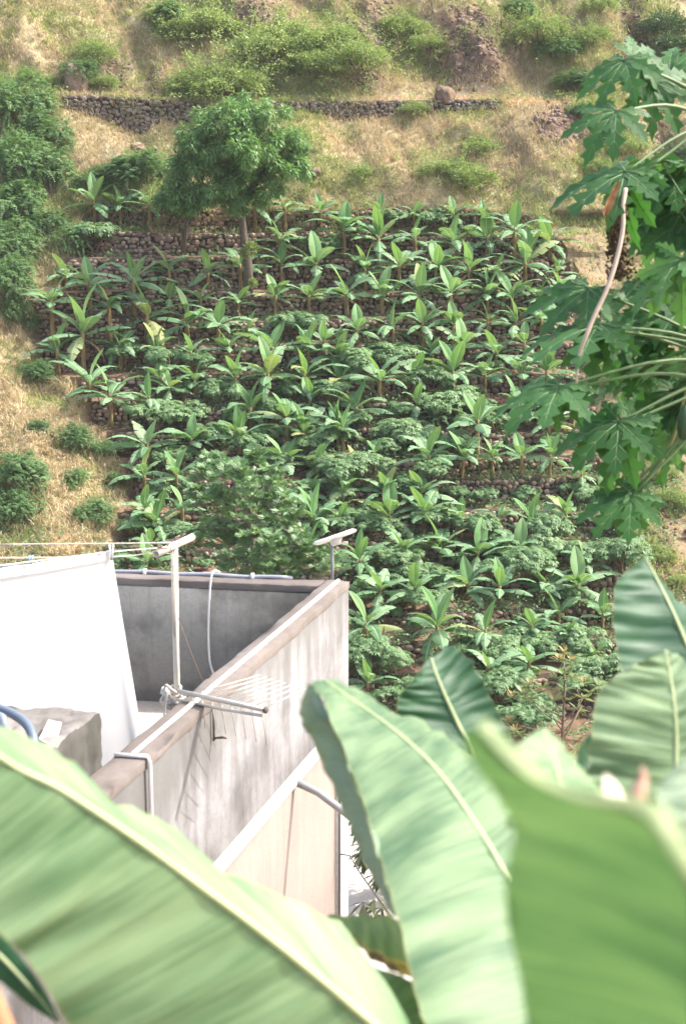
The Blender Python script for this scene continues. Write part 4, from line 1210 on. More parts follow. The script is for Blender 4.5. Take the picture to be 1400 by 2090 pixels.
# plaster drips under the band
m_pvc = plain('white_pvc', (0.78, 0.77, 0.74), 0.4, 0.04)
m_grey = plain('grey_pvc', (0.25, 0.25, 0.255), 0.5, 0.15)
m_dark = plain('dark_metal', (0.075, 0.065, 0.06), 0.7, 0.3, 20)
m_cable = plain('black_cable', (0.06, 0.055, 0.05), 0.6, 0.2)
# wall cable down the pillar edge
mb = MB(); q0 = hp(0.345, 0, ZF - 0.22) + NS * 0.012
mb.tube([q0, Vector((q0.x, q0.y, -7.0)), Vector((q0.x, q0.y, ZB + .05))], 0.012, 6); part('wall_cable', mb, m_cable, house)
mb = MB(); a0 = hp(0.34, 0, at(692, 1750, 13.1).z) + NS * 0.015
mb.tube([a0, a0 + NS * 0.10 + Vector((0, 0, -.0)), a0 + NS * 0.22 + Vector((0, -0.05, -0.16)), a0 + NS * 0.5 + Vector((0, -0.1, -0.5))], 0.008, 5); part('wall_cable', mb, m_cable, house)
# drain spout
w0 = pt_side(607, 1594)
mb = MB(); mb.tube([w0 - NS * 0.05, w0 + NS * 0.2 + Vector((0, 0, -0.085)), w0 + NS * 0.62 + Vector((0, -0.05, -0.33))], 0.036, 12, True)
part('drain_spout', mb, m_grey, house, True)
# white conduit lying along the side coping, tee piece and down pipe
c0 = hp(0.06, TH * 0.40, ZT + 0.017); 
sE = 4.62
c1 = hp(sE, TH * 0.46, ZT + 0.017)
mb = MB(); mb.tube([c0, c0.lerp(c1, 0.5), c1], 0.019, 10); part('conduit', mb, m_pvc, house, True)
t0 = hp(sE + 0.03, TH * 0.98, ZT + 0.02); t1 = hp(sE + 0.03, -0.02, ZT + 0.02)
mb = MB(); mb.tube([t0, t1, t1 + NS * 0.012 + Vector((0, 0, -0.04)), t1 + NS * 0.012 + Vector((0, 0, -0.75))], 0.0155, 8); part('conduit', mb, m_pvc, house, True)
# ribbed hose along the back coping with clips, white cable hanging down inside
pts_ = []
for i in range(40):
    v = 0.55 + i * 0.115
    p = hp(0.05, v, ZT + 0.018); pts_.append(p + Vector((0, 0, 0.006 * math.sin(i * 1.1))))
mb = MB(); mb.tube(pts_, [0.021 + 0.003 * (i % 2) for i in range(40)], 8)
part('ribbed_hose', mb, plain('blue_grey_hose', (0.26, 0.27, 0.31), 0.5, 0.1), house, True)
for v in (0.95, 2.05, 3.1):
    mb = MB(); mb.box(hp(0.05, v, ZT + 0.022), (0.035, 0.06, 0.055)); part('hose_clip', mb, m_pvc, house)
mb = MB()
bw = lambda px, py, o=0.02: at(px, py, 13.30 - (px - 655) / 2980 * 14 * 0.149 * 0 + (655 - px) / 700 * 0.50 - o)
mb.tube(catmull([bw(448, 1168, -0.12), bw(438, 1165, -0.03), bw(431, 1180, 0.02), bw(427, 1240), bw(426, 1300), bw(429, 1350), bw(437, 1378)], 24), 0.011, 6)
part('white_cable', mb, m_pvc, house, True)

# weathered concrete block at the near end of the roof wall
kb = at(208, 1436, 9.0)
pier = thing('concrete_block', 'weathered grey concrete block with a crumbled top against the roof wall end', 'concrete block', (kb.x, kb.y, ZF))
mb = MB()
nx, ny = 78, 56
UBk = Vector((-1, 0.06, 0))
def kp(a, b_, z):  # a along US, b along left
    p = kb + US * a + UBk * b_; return Vector((p.x, p.y, z))
V = []; Q = []
for j in range(ny + 1):
    for i in range(nx + 1):
        a = j / ny * 1.9; b2 = i / nx * 2.6
        z = kb.z - 0.03 + 0.03 * fbm(a * 2, b2 * 2, 1, 4)
        if j == 0 or i == 0: z -= 0.01
        hole = math.exp(-((b2 - 0.55) / 0.30) ** 2 - ((a - 0.42) / 0.18) ** 2)
        z -= 0.06 * hole * (1 + 0.8 * fbm(a * 9, b2 * 9, 4, 3))
        if j == 0: z += 0.035 * max(0, fbm(b2 * 4, 0, 7, 3) + 0.3)
        z += 0.016 * fbm(a * 14, b2 * 14, 9, 4) - 0.05 * max(0, fbm(a * 3.3, b2 * 3.3, 2, 5) - 0.15) - 0.03 * max(0, 0.06 - abs(fbm(a * 1.7, b2 * 1.7, 12, 3))) / 0.06
        e = 0.014 * fbm(a * 5, z * 3 + b2 * 5, 3, 5)
        V.append(kp(a + (0.02 if j == 0 else 0) + (e if j == 0 else 0), b2 + (0.03 if i == 0 and j == 0 else 0) + (e if i == 0 else 0), z))
W_ = nx + 1
for j in range(ny):
    for i in range(nx): Q.append((j * W_ + i, j * W_ + i + 1, (j + 1) * W_ + i + 1, (j + 1) * W_ + i))
mb.add(V, Q)
# right face and back face
rows = 40
def skirt(idx, nrm):
    V = []; n_ = len(idx)
    for r_ in range(rows + 1):
        for q, p in enumerate(idx):
            d = 0.0 if r_ == 0 else 0.018 * fbm(p.x * 7 + p.y * 7, r_ * 0.3, 2, 6) + 0.012
            z = p.z + (ZF - 0.1 - p.z) * r_ / rows
            V.append(Vector((p.x, p.y, z)) + nrm * d)
    Q = [(r_ * n_ + q, (r_ + 1) * n_ + q, (r_ + 1) * n_ + q + 1, r_ * n_ + q + 1) for r_ in range(rows) for q in range(n_ - 1)]
    mb.add(V, Q)
topv = list(mb.v)
part('block_top', mb, m_old, pier)
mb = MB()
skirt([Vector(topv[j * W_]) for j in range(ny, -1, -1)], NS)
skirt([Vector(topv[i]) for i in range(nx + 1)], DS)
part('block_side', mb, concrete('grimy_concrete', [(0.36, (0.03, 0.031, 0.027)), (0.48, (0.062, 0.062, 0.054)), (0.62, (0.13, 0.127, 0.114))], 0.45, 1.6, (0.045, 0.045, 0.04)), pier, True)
mb = MB(); mb.add([at(80, 1512, 8.45) + Vector((0, 0, .012)), at(100, 1472, 8.7) + Vector((0, 0, .012)), at(128, 1478, 8.72) + Vector((0, 0, .012)), at(120, 1505, 8.55) + Vector((0, 0, .012)), at(98, 1522, 8.4) + Vector((0, 0, .012))], T=[(0, 1, 2), (0, 2, 3), (0, 3, 4)])
part('plaster_patch', mb, m_floor, pier)
# blue hose hooked over the block
hose = thing('hose', 'blue grey rubber hose arching over the crumbled concrete block', 'hose', at(75, 1520, 8.2))
mb = MB(); mb.tube(catmull([at(-60, 1440, 8.6), at(0, 1447, 8.45), at(35, 1462, 8.35), at(60, 1485, 8.25), at(70, 1520, 8.15), at(70, 1570, 8.1)], 26), 0.030, 10)
part('hose_tube', mb, plain('blue_hose', (0.115, 0.15, 0.19), 0.45, 0.1), hose, True)
mb = MB(); mb.tube(catmull([at(-40, 1480, 8.0), at(-5, 1462, 8.1), at(8, 1478, 8.05), at(8, 1540, 8.0)], 14), 0.030, 8)
part('hose_tube', mb, plain('blue_hose_faded', (0.17, 0.20, 0.235), 0.5, 0.1), hose, True)

# ------------------------------------------------------------------ clothesline post, lines, sheet
PY = 10.9
m_post = plain('cream_painted_pipe', (0.62, 0.56, 0.48), 0.5, 0.12, 5)
pb = at(362, 1408, PY); ptop = at(358, 1118, PY)
post = thing('clothesline_post', 'cream T-shaped clothesline post standing inside the roof wall', 'clothesline post', (pb.x, pb.y, ZF))
mb = MB(); mb.tube([(pb.x, pb.y, ZF), (pb.x, pb.y, pb.z + 0.45), (ptop.x, ptop.y, ptop.z)], [0.026, 0.025, 0.022], 10); part('pole', mb, m_post, post, True)
ca, cb = at(319, 1131, PY - 0.26), at(393, 1096, PY + 0.24)
mb = MB()
n_ = 10
ax = (cb - ca).normalized(); r1 = ax.orthogonal().normalized(); r2 = ax.cross(r1)
V = []
for (c_, rr) in ((ca + ax * 0.08, 0.019), (ca, 0.019), (ca, 0.029), (cb, 0.029), (cb + ax * 0.008, 0.02)):
    for k in range(12):
        an = 2 * math.pi * k / 12; V.append(c_ + (r1 * math.cos(an) + r2 * math.sin(an)) * rr)
Q = [(s * 12 + k, s * 12 + (k + 1) % 12, (s + 1) * 12 + (k + 1) % 12, (s + 1) * 12 + k) for s in range(4) for k in range(12)]
mb.add(V, Q, [(48, 48 + k, 48 + k + 1) for k in range(1, 11)] + [(0, k + 1, k) for k in range(1, 11)])
part('crossbar', mb, m_post, post, True)
m_rope = plain('pale_rope', (0.55, 0.50, 0.43), 0.9, 0.15, 30)
m_wire = plain('rusty_wire', (0.16, 0.10, 0.06), 0.8, 0.2)
lines = [((385, 1103), (330, 1108), (0, 1111), PY + 0.2, PY - 0.1, 10.6), ((372, 1108), (240, 1119), (-20, 1140), PY, 10.6, 9.7), ((345, 1117), (225, 1127), (-30, 1158), PY - .15, 10.35, 9.2), ((330, 1124), (240, 1136), (-30, 1139), PY - .2, 10.5, 9.9)]
for (a_, m_, e_, ya, ym, ye) in lines[:1] + lines[2:]:
    mb = MB(); mb.tube(catmull([at(*a_, ya), at(*m_, ym), at(*e_, ye)], 20), 0.0052, 5); part('line', mb, m_rope, post)
mb = MB()                                                                    # frayed knots on the crossbar
for q in range(26):
    c_ = ca.lerp(cb, random.uniform(0.02, 0.75)) + Vector((random.uniform(-.05, .02), random.uniform(-.03, .03), random.uniform(-.01, .045)))
    mb.tube([c_, c_ + Vector((random.uniform(-.09, .06), random.uniform(-.05, .05), random.uniform(-.03, .05)))], 0.006, 4)
part('knot', mb, plain('frayed_rope', (0.24, 0.18, 0.14), 0.95, 0.3), post)
for px in (350, 353):
    mb = MB(); mb.tube([at(px, 1125, PY - 0.05), at(px + 1.5, 1220, PY - 0.04), at(px + 6, 1300, PY - 0.03)], 0.0045, 4); part('rope', mb, m_rope, post)
mb = MB(); mb.tube([at(364, 1262, PY - 0.03), at(395, 1345, PY - 0.1), at(425, 1415, PY - 0.22)], 0.0032, 5); part('stay_wire', mb, m_wire, post)
mb = MB()                                                                    # bundle of rope and rag at its foot
for q in range(11):
    y0 = random.uniform(1400, 1440); c_ = at(358, y0, PY - 0.06); pp = []
    for i in range(12):
        an = 2 * math.pi * i / 11; rr = random.uniform(0.035, 0.085)
        pp.append(c_ + Vector((math.cos(an) * rr * 1.25 - 0.012, math.sin(an) * rr * 0.8, math.sin(an * 2 + q) * 0.03 - 0.02 * math.cos(an))))
    mb.tube(pp, random.uniform(0.010, 0.018), 6)
mb.tube(catmull([at(350, 1410, PY - .12), at(341, 1420, PY - .15), at(337, 1445, PY - .15), at(336, 1465, PY - .15)], 8), 0.008, 5)
part('rope_bundle', mb, plain('old_rope', (0.56, 0.51, 0.44), 0.95, 0.2, 30), post, True)

# sheet
m_sheet, nt, b = new_mat('white_cotton')
b.inputs['Base Color'].default_value = (0.80, 0.785, 0.76, 1); b.inputs['Roughness'].default_value = 0.9; b.inputs['Specular IOR Level'].default_value = 0.1
tr = nt.nodes.new('ShaderNodeBsdfTranslucent'); tr.inputs['Color'].default_value = (0.78, 0.765, 0.73, 1)
mx = nt.nodes.new('ShaderNodeMixShader'); mx.inputs[0].default_value = 0.45
nt.links.new(b.outputs[0], mx.inputs[1]); nt.links.new(tr.outputs[0], mx.inputs[2]); nt.links.new(mx.outputs[0], nt.nodes['Material Output'].inputs['Surface'])
bump(nt, b, tex_noise(nt, 500, 2), 0.15, 0.002)
tl, tr_ = at(-330, 1196, 8.9), at(229, 1125, 10.35)
sheet = thing('bed_sheet', 'large white bed sheet hanging from the clothesline on the roof terrace', 'sheet', ((tl.x + tr_.x) / 2, (tl.y + tr_.y) / 2, ZF))
V = []; UVs = []; nu, nv = 90, 60
hgt = 1.92
for j in range(nv + 1):
    t = j / nv
    for i in range(nu + 1):
        u = i / nu
        p = tl.lerp(tr_, u)
        z = p.z - 0.015 * math.sin(math.pi * u) * 2 - hgt * t * (1 - 0.04 * u)
        right = 0.20 * t * u ** 3                                            # outer edge swings out
        fo = t ** 0.8 * (0.009 * math.sin(u * 34 + 1.5 * t) + 0.004 * math.sin(u * 71 + 2) + 0.02 * math.sin(u * 9 + 2.5 * t)) * (0.35 + 0.65 * u ** 1.5)
        fo += 0.05 * t * math.exp(-((u - 0.985) / 0.02) ** 2)
        V.append((p.x + right - fo * 0.35, p.y - fo + 0.12 * t, z)); 
Q = [(j * (nu + 1) + i, (j + 1) * (nu + 1) + i, (j + 1) * (nu + 1) + i + 1, j * (nu + 1) + i + 1) for j in range(nv) for i in range(nu)]
mb = MB(); mb.add(V, Q); part('cloth', mb, m_sheet, sheet, True)
mb = MB()                                                                    # folded hem over the line
for i in range(nu + 1): pass
hv = []
for i in range(nu + 1):
    p = tl.lerp(tr_, i / nu); sg = 0.03 * math.sin(math.pi * i / nu)
    hv += [(p.x, p.y + 0.004, p.z - sg + 0.008), (p.x, p.y - 0.014, p.z - sg + 0.004), (p.x, p.y - 0.018 , p.z - sg - 0.062)]
mb.add(hv, [(3 * i + k, 3 * i + 3 + k, 3 * i + 4 + k, 3 * i + 1 + k) for i in range(nu) for k in range(2)])
part('hem', mb, m_sheet, sheet, True)
def clothes_peg(px, py, Y, label, mat, h=0.085):
    c_ = at(px, py, Y)
    t = thing('clothes_peg', label, 'clothes peg', c_)
    for s in (-1, 1):
        mb = MB(); mb.box(c_ + Vector((s * 0.008, -0.02, 0)), (0.013, 0.02, h), Matrix.Rotation(s * 0.10, 3, 'Y')); part('jaw', mb, mat, t)
    mb = MB(); mb.tube([c_ + Vector((-0.018, -0.02, 0.005)), c_ + Vector((0.018, -0.02, 0.005))], 0.006, 6); part('spring', mb, m_dark, t)
clothes_peg(229, 1126, 10.33, 'white clothes peg holding the outer corner of the sheet', m_pvc, 0.12)
clothes_peg(65, 1141, 9.85, 'pale blue clothes peg on the line along the sheet top', plain('blue_plastic', (0.30, 0.45, 0.62), 0.4), 0.06)

# ------------------------------------------------------------------ old TV aerial lashed to the post
_a = at(365, 1411, 1.0); A0 = _a * ((ZT + 0.055) / _a.z); A1 = at(541, 1449, A0.y - 0.62)
aer = thing('tv_aerial', 'old TV aerial with thin rods tied across the roof wall', 'aerial', A0)
m_alu = plain('dull_aluminium', (0.50, 0.47, 0.43), 0.45, 0.15, 8, 0.5)
mb = MB(); mb.tube([A0, A1], 0.019, 10); part('boom', mb, m_alu, aer, True)
mb = MB(); mb.tube([A0 + Vector((-0.04, 0.02, -0.07)), A0.lerp(A1, 0.55) + Vector((0, 0, -0.065)), A1 + Vector((-0.02, 0, -0.045))], 0.013, 8); part('strut', mb, m_alu, aer, True)
mb = MB(); mb.tube([A1, A1 + (A1 - A0).normalized() * 0.012], 0.025, 10); part('end_cap', mb, m_dark, aer, True)
for i in range(8):
    t = 0.16 + i * 0.115
    c_ = A0.lerp(A1, t)
    e1 = c_ + Vector((0.50 - 0.028 * i, 0.30, 0.045)) ; e2 = c_ + Vector((0.035, -0.03, -0.235 - 0.004 * i))
    mb = MB(); mb.tube([c_, e1], 0.0042, 5); part('rod', mb, m_alu, aer)
    mb = MB(); mb.tube([c_, e2], 0.0042, 5); part('rod', mb, m_alu, aer)
k0 = pt_side(436, 1444, 0.02); k1 = pt_side(437, 1512, 0.02)
mb = MB(); mb.tube([k0, k1], 0.009, 6); part('bracket', mb, m_dark, aer)
mb = MB(); mb.tube([k1 + Vector((0, 0, 0.02)), k1 + NS * 0.05 + Vector((0.02, 0, 0.035)), k1 + NS * 0.085 + Vector((0.02, 0, 0.03))], [0.008, 0.012, 0.006], 6); part('hook', mb, m_dark, aer)

# ------------------------------------------------------------------ flat panel antenna on its pole
DYY = 13.72
dish = thing('panel_antenna', 'flat white panel antenna tilted on a thin grey pole at the roof corner', 'antenna', at(678, 1186, DYY))
mb = MB(); mb.tube([at(678, 1190, DYY), at(678, 1108, DYY)], [0.017, 0.015], 10); part('pole', mb, m_grey, dish, True)
mb = MB(); c_ = at(684, 1096, DYY)
a1 = (at(726, 1082, DYY + .03) - at(643, 1111, DYY - .03)) * 0.5
a2 = Vector((0.02, 0.14, -0.036)) 
nn = a1.cross(a2).normalized()
V = []; N_ = 28
for (k, off) in ((0.93, 0.016), (1.0, 0.008), (1.0, -0.008), (0.9, -0.018)):
    for i in range(N_):
        an = 2 * math.pi * i / N_
        x = math.copysign(abs(math.cos(an)) ** 0.35, math.cos(an)) * k; y = math.copysign(abs(math.sin(an)) ** 0.35, math.sin(an)) * k
        V.append(c_ + a1 * x + a2 * y + nn * off)
Q = [(s * N_ + i, s * N_ + (i + 1) % N_, (s + 1) * N_ + (i + 1) % N_, (s + 1) * N_ + i) for s in range(3) for i in range(N_)]
V += [c_ + nn * 0.016, c_ - nn * 0.018]
mb.add(V, Q, [(len(V) - 2, (i + 1) % N_, i) for i in range(N_)] + [(len(V) - 1, 3 * N_ + i, 3 * N_ + (i + 1) % N_) for i in range(N_)])
part('panel', mb, m_pvc, dish, False)
mb = MB(); mb.tube([c_ - nn * 0.012 + Vector((-.01, 0, 0)), c_ - nn * 0.05 + Vector((-.015, 0, 0)), at(678, 1112, DYY)], [0.085, 0.06, 0.022], 12); part('mount', mb, plain('pale_grey_plastic', (0.55, 0.54, 0.53), 0.5, 0.05), dish, True)
# ------------------------------------------------------------------ big banana leaves close to the camera
def near_leaf_mat(name, dark, light, trans, tcol, rough=0.38, scale=30, wear=None, spec=0.5):
    m, nt, b = new_mat(name)
    uv = nt.nodes.new('ShaderNodeTexCoord').outputs['UV']
    sp = nt.nodes.new('ShaderNodeSeparateXYZ'); nt.links.new(uv, sp.inputs[0])
    broad = tex_noise(nt, 1.0, 4, uv, 0.6, (1.1, scale * 0.28, 1))
    finev = tex_noise(nt, 1.0, 2, uv, 0.5, (0.9, scale * 9, 1))
    f = math_n(nt, 'ADD', math_n(nt, 'MULTIPLY', broad, 0.68), math_n(nt, 'MULTIPLY', finev, 0.32))
    c = ramp(nt, f, [(0.39, dark), (0.58, light)])
    if wear:
        au = math_n(nt, 'ABSOLUTE', math_n(nt, 'SUBTRACT', sp.outputs[0], 0.5))
        e = math_n(nt, 'ADD', au, math_n(nt, 'MULTIPLY', tex_noise(nt, 9, 5, uv), wear))
        c = mixc(nt, maprange(nt, e, 0.56, 0.64, 0, 1), c, (0.55, 0.38, 0.08))
        c = mixc(nt, maprange(nt, e, 0.63, 0.67, 0, 1), c, (0.14, 0.07, 0.03))
    else:
        au = math_n(nt, 'ABSOLUTE', math_n(nt, 'SUBTRACT', sp.outputs[0], 0.5))
        c = mixc(nt, maprange(nt, au, 0.487, 0.50, 0, 0.3), c, (0.42, 0.33, 0.13))
    nt.links.new(c, b.inputs['Base Color'])
    b.inputs['Roughness'].default_value = rough; b.inputs['Specular IOR Level'].default_value = spec
    nrm = bump(nt, b, math_n(nt, 'ADD', broad, math_n(nt, 'MULTIPLY', finev, 0.35)), 0.30, 0.012)
    tr = nt.nodes.new('ShaderNodeBsdfTranslucent'); nt.links.new(mixc(nt, 0.35, mixc(nt, 1.0, c, (1.4, 1.5, 0.9), 'MULTIPLY'), tcol), tr.inputs['Color'])
    mx = nt.nodes.new('ShaderNodeMixShader'); mx.inputs[0].default_value = trans
    nt.links.new(b.outputs[0], mx.inputs[1]); nt.links.new(tr.outputs[0], mx.inputs[2])
    nt.links.new(mx.outputs[0], nt.nodes['Material Output'].inputs['Surface'])
    return m
m_n1 = near_leaf_mat('pale_banana_leaf', (0.088, 0.175, 0.080), (0.262, 0.370, 0.195), 0.20, (0.30, 0.50, 0.12), 0.48, spec=0.3)
m_n1b = near_leaf_mat('dimmed_streaked_leaf', (0.050, 0.108, 0.056), (0.185, 0.265, 0.142), 0.18, (0.24, 0.44, 0.12), 0.5, spec=0.25)  # darker copy of the pale leaf, weaker sunlight put into the colour
m_n2 = near_leaf_mat('shaded_banana_leaf', (0.016, 0.060, 0.030), (0.034, 0.100, 0.045), 0.10, (0.10, 0.36, 0.05), 0.45, spec=0.35)  # dark leaf colour with the shade of backlit leaves painted in
m_n3 = near_leaf_mat('glowing_banana_leaf', (0.034, 0.095, 0.048), (0.125, 0.215, 0.105), 0.27, (0.17, 0.36, 0.08), 0.5, 14, spec=0.3)
m_n4 = near_leaf_mat('worn_banana_leaf', (0.10, 0.19, 0.06), (0.19, 0.29, 0.10), 0.3, (0.3, 0.5, 0.08), 0.45, 24, wear=0.42)
m_n5 = near_leaf_mat('waxy_leaf_underside', (0.16, 0.235, 0.155), (0.23, 0.31, 0.20), 0.2, (0.28, 0.45, 0.12), 0.5, 24)
m_rib = plain('pale_midrib', (0.38, 0.44, 0.22), 0.45, 0.1, 3)

def big_leaf(parent, st, mat, bulge=0.0, rib=0.0, wave=0.004, n=70, m=14, length=1.0, ribmat=None, label=None, ribtaper=0.35):
    """st: stations (mid, left, right), each a photo pixel with its distance"""
    A = [catmull([at(*s[q]) for s in st], n) for q in range(3)]
    V = []; UV = []
    seed = random.random() * 40
    for i in range(n):
        v = i / (n - 1)
        M, L_, R_ = Vector(A[0][i]), Vector(A[1][i]), Vector(A[2][i])
        tan = Vector(A[0][min(n - 1, i + 1)]) - Vector(A[0][max(0, i - 1)])
        for k in range(2 * m + 1):
            s = (k - m) / m
            e = L_ if s < 0 else R_
            a = abs(s)
            side = e - M
            nr = tan.cross(side)
            if nr.length > 1e-9: nr.normalize()
            if s < 0: nr = -nr
            if nr.z < 0: nr = -nr
            w = side.length
            p = M + side * a + nr * (bulge * w * 4 * a * (1 - a))
            p += nr * wave * (0.3 + a) * (math.sin(v * 95 + 2.0 * a + seed) * 0.25 + 2.2 * noise.noise(Vector((v * 16 + seed, s * 1.2, 3))) + 1.0 * noise.noise(Vector((v * 48, s * 1.5, seed)))) * min(1, w / 0.08)
            V.append(p); UV.append((0.5 + s * 0.5, v * length))
    W_ = 2 * m + 1
    Q = [(i * W_ + k, (i + 1) * W_ + k, (i + 1) * W_ + k + 1, i * W_ + k + 1) for i in range(n - 1) for k in range(2 * m)]
    mb = MB(); mb.add(V, Q, UV=UV)
    o = part('leaf', mb, mat, parent, True)
    if label: o['label'] = label
    if rib > 0:
        mb = MB(); P = [Vector(a) for a in A[0]]
        off = (P[0].normalized() * -1) * 0.0
        mb.tube([p + off for p in P], [rib * (ribtaper + (1 - ribtaper) * i / (n - 1)) for i in range(n)], 8)
        part('midrib', mb, ribmat or m_rib, o, True)
    return o
def S(*r): return [((a[0], a[1], d0), (b_[0], b_[1], d1), (c[0], c[1], d2)) for (a, d0, b_, d1, c, d2) in r]
random.seed(21)

# plant whose pale leaf sweeps across the lower left corner
g1 = at(820, 2300, 2.1)
p1 = thing('banana_plant', 'banana plant with a huge pale leaf sweeping across below the roof terrace', 'banana plant', (g1.x, g1.y, ground(g1.x, g1.y)))
mb = MB(); mb.tube([p1.location + Vector((0, 0, -.1)), (g1.x, g1.y, g1.z - 0.1), (g1.x, g1.y, g1.z + 0.02)], [0.11, 0.085, 0.06], 12); part('pseudostem', mb, m_bstem, p1, True)
big_leaf(p1, S(
    ((-260, 1350), 1.70, (-330, 1290), 1.76, (-480, 1540), 1.66),
    ((0, 1545), 1.78, (-120, 1425), 1.88, (-220, 1720), 1.70),
    ((130, 1615), 1.81, (0, 1482), 1.92, (-120, 1815), 1.72),
    ((280, 1715), 1.84, (135, 1553), 1.96, (0, 1905), 1.74),
    ((400, 1803), 1.87, (195, 1618), 2.00, (75, 1985), 1.76),
    ((530, 1900), 1.90, (312, 1668), 2.03, (150, 2110), 1.78),
    ((660, 2005), 1.93, (440, 1762), 2.06, (240, 2240), 1.80),
    ((745, 2078), 1.95, (600, 1836), 2.08, (400, 2360), 1.82),
    ((850, 2165), 1.98, (700, 1893), 2.10, (560, 2440), 1.86),
    ((930, 2250), 2.02, (752, 1990), 2.10, (720, 2480), 1.92),
    ((990, 2330), 2.06, (830, 2120), 2.10, (860, 2500), 2.0)), m_n1, 0.015, 0.0095, 0.005, 100, 16, 1.6, label='huge pale green leaf crossing diagonally')
big_leaf(p1, S(
    ((122, 2086), 2.0, (124, 2082), 2.0, (117, 2088), 2.0), ((75, 2030), 2.02, (86, 2012), 2.02, (60, 2052), 2.02), ((0, 1950), 2.04, (20, 1925), 2.05, (-5, 1998), 2.03),
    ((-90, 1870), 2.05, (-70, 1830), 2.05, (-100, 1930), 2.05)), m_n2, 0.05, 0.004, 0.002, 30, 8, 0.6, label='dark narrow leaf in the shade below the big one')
big_leaf(p1, S(
    ((735, 1978), 2.30, (725, 1990), 2.30, (765, 1972), 2.32), ((790, 2048), 2.26, (735, 2085), 2.24, (850, 2008), 2.30), ((840, 2125), 2.22, (760, 2165), 2.2, (905, 2080), 2.26), ((890, 2210), 2.18, (820, 2230), 2.16, (935, 2180), 2.2)), m_n1, 0.05, 0.006, 0.003, 30, 8, 0.7)

# plant with the upright pale leaf in the middle
g2 = at(1180, 2350, 2.1)
p2 = thing('banana_plant', 'banana plant with a tall folded pale leaf standing before the streaked house wall', 'banana plant', (g2.x, g2.y, ground(g2.x, g2.y)))
mb = MB(); mb.tube([p2.location + Vector((0, 0, -.1)), (g2.x, g2.y, g2.z - 0.1), (g2.x, g2.y, g2.z + 0.05)], [0.12, 0.09, 0.06], 12); part('pseudostem', mb, m_bstem, p2, True)
cen = S(
    ((662, 1388), 3.00, (636, 1394), 2.99, (690, 1388), 3.02),
    ((735, 1440), 2.92, (668, 1452), 2.84, (772, 1430), 2.98),
    ((815, 1500), 2.82, (712, 1560), 2.70, (865, 1482), 2.93),
    ((890, 1572), 2.70, (748, 1665), 2.54, (950, 1530), 2.86),
    ((960, 1668), 2.55, (778, 1765), 2.38, (1050, 1610), 2.72),
    ((1030, 1785), 2.40, (806, 1865), 2.24, (1140, 1720), 2.56),
    ((1080, 1900), 2.27, (838, 1985), 2.12, (1210, 1850), 2.42),
    ((1125, 2030), 2.15, (870, 2100), 2.02, (1250, 1990), 2.30),
    ((1160, 2170), 2.08, (930, 2240), 1.98, (1260, 2140), 2.18),
    ((1180, 2330), 2.06, (1050, 2360), 2.02, (1240, 2310), 2.1))
big_leaf(p2, cen, m_n1b, 0.06, 0.0085, 0.006, 100, 16, 1.5, label='tall pale green leaf with dark cross streaks')
fold = S(
    ((640, 1398), 2.97, (628, 1396), 3.0, (650, 1412), 2.94), ((640, 1440), 2.93, (613, 1455), 2.98, (676, 1470), 2.84), ((672, 1515), 2.86, (640, 1520), 2.92, (712, 1560), 2.70),
    ((708, 1610), 2.73, (685, 1618), 2.80, (744, 1656), 2.55), ((745, 1705), 2.58, (724, 1712), 2.66, (773, 1748), 2.40), ((780, 1790), 2.42, (766, 1800), 2.48, (795, 1825), 2.30), ((806, 1868), 2.25, (802, 1872), 2.27, (810, 1876), 2.23))
o = big_leaf(p2, fold, m_n5, 0.10, 0, 0.003, 60, 8, 1.2, label='blue grey folded back margin of the tall leaf')
big_leaf(p2, S(
    ((668, 1872), 2.62, (667, 1868), 2.64, (670, 1880), 2.62), ((705, 1876), 2.62, (706, 1870), 2.68, (716, 1920), 2.55), ((755, 1878), 2.62, (755, 1871), 2.70, (768, 1965), 2.50), ((805, 1884), 2.62, (806, 1874), 2.70, (838, 1998), 2.46), ((880, 1895), 2.62, (880, 1880), 2.7, (920, 2020), 2.44), ((960, 1960), 2.5, (960, 1940), 2.55, (970, 2060), 2.4)), m_n4, 0.05, 0.0, 0.004, 50, 10, 0.9, label='tattered leaf with yellow and brown edge')
big_leaf(p2, S(
    ((879, 1343), 3.45, (870, 1350), 3.44, (916, 1314), 3.50), ((893, 1385), 3.42, (838, 1392), 3.36, (952, 1338), 3.50), ((913, 1432), 3.40, (814, 1425), 3.34, (985, 1395), 3.48), ((935, 1480), 3.38, (812, 1466), 3.32, (1018, 1458), 3.46), ((960, 1535), 3.34, (880, 1502), 3.30, (1054, 1520), 3.42), ((990, 1640), 3.25, (940, 1640), 3.22, (1080, 1620), 3.3)), m_n2, -0.08, 0.008, 0.005, 50, 12, 0.9, label='short dark leaf with a cut off tip')

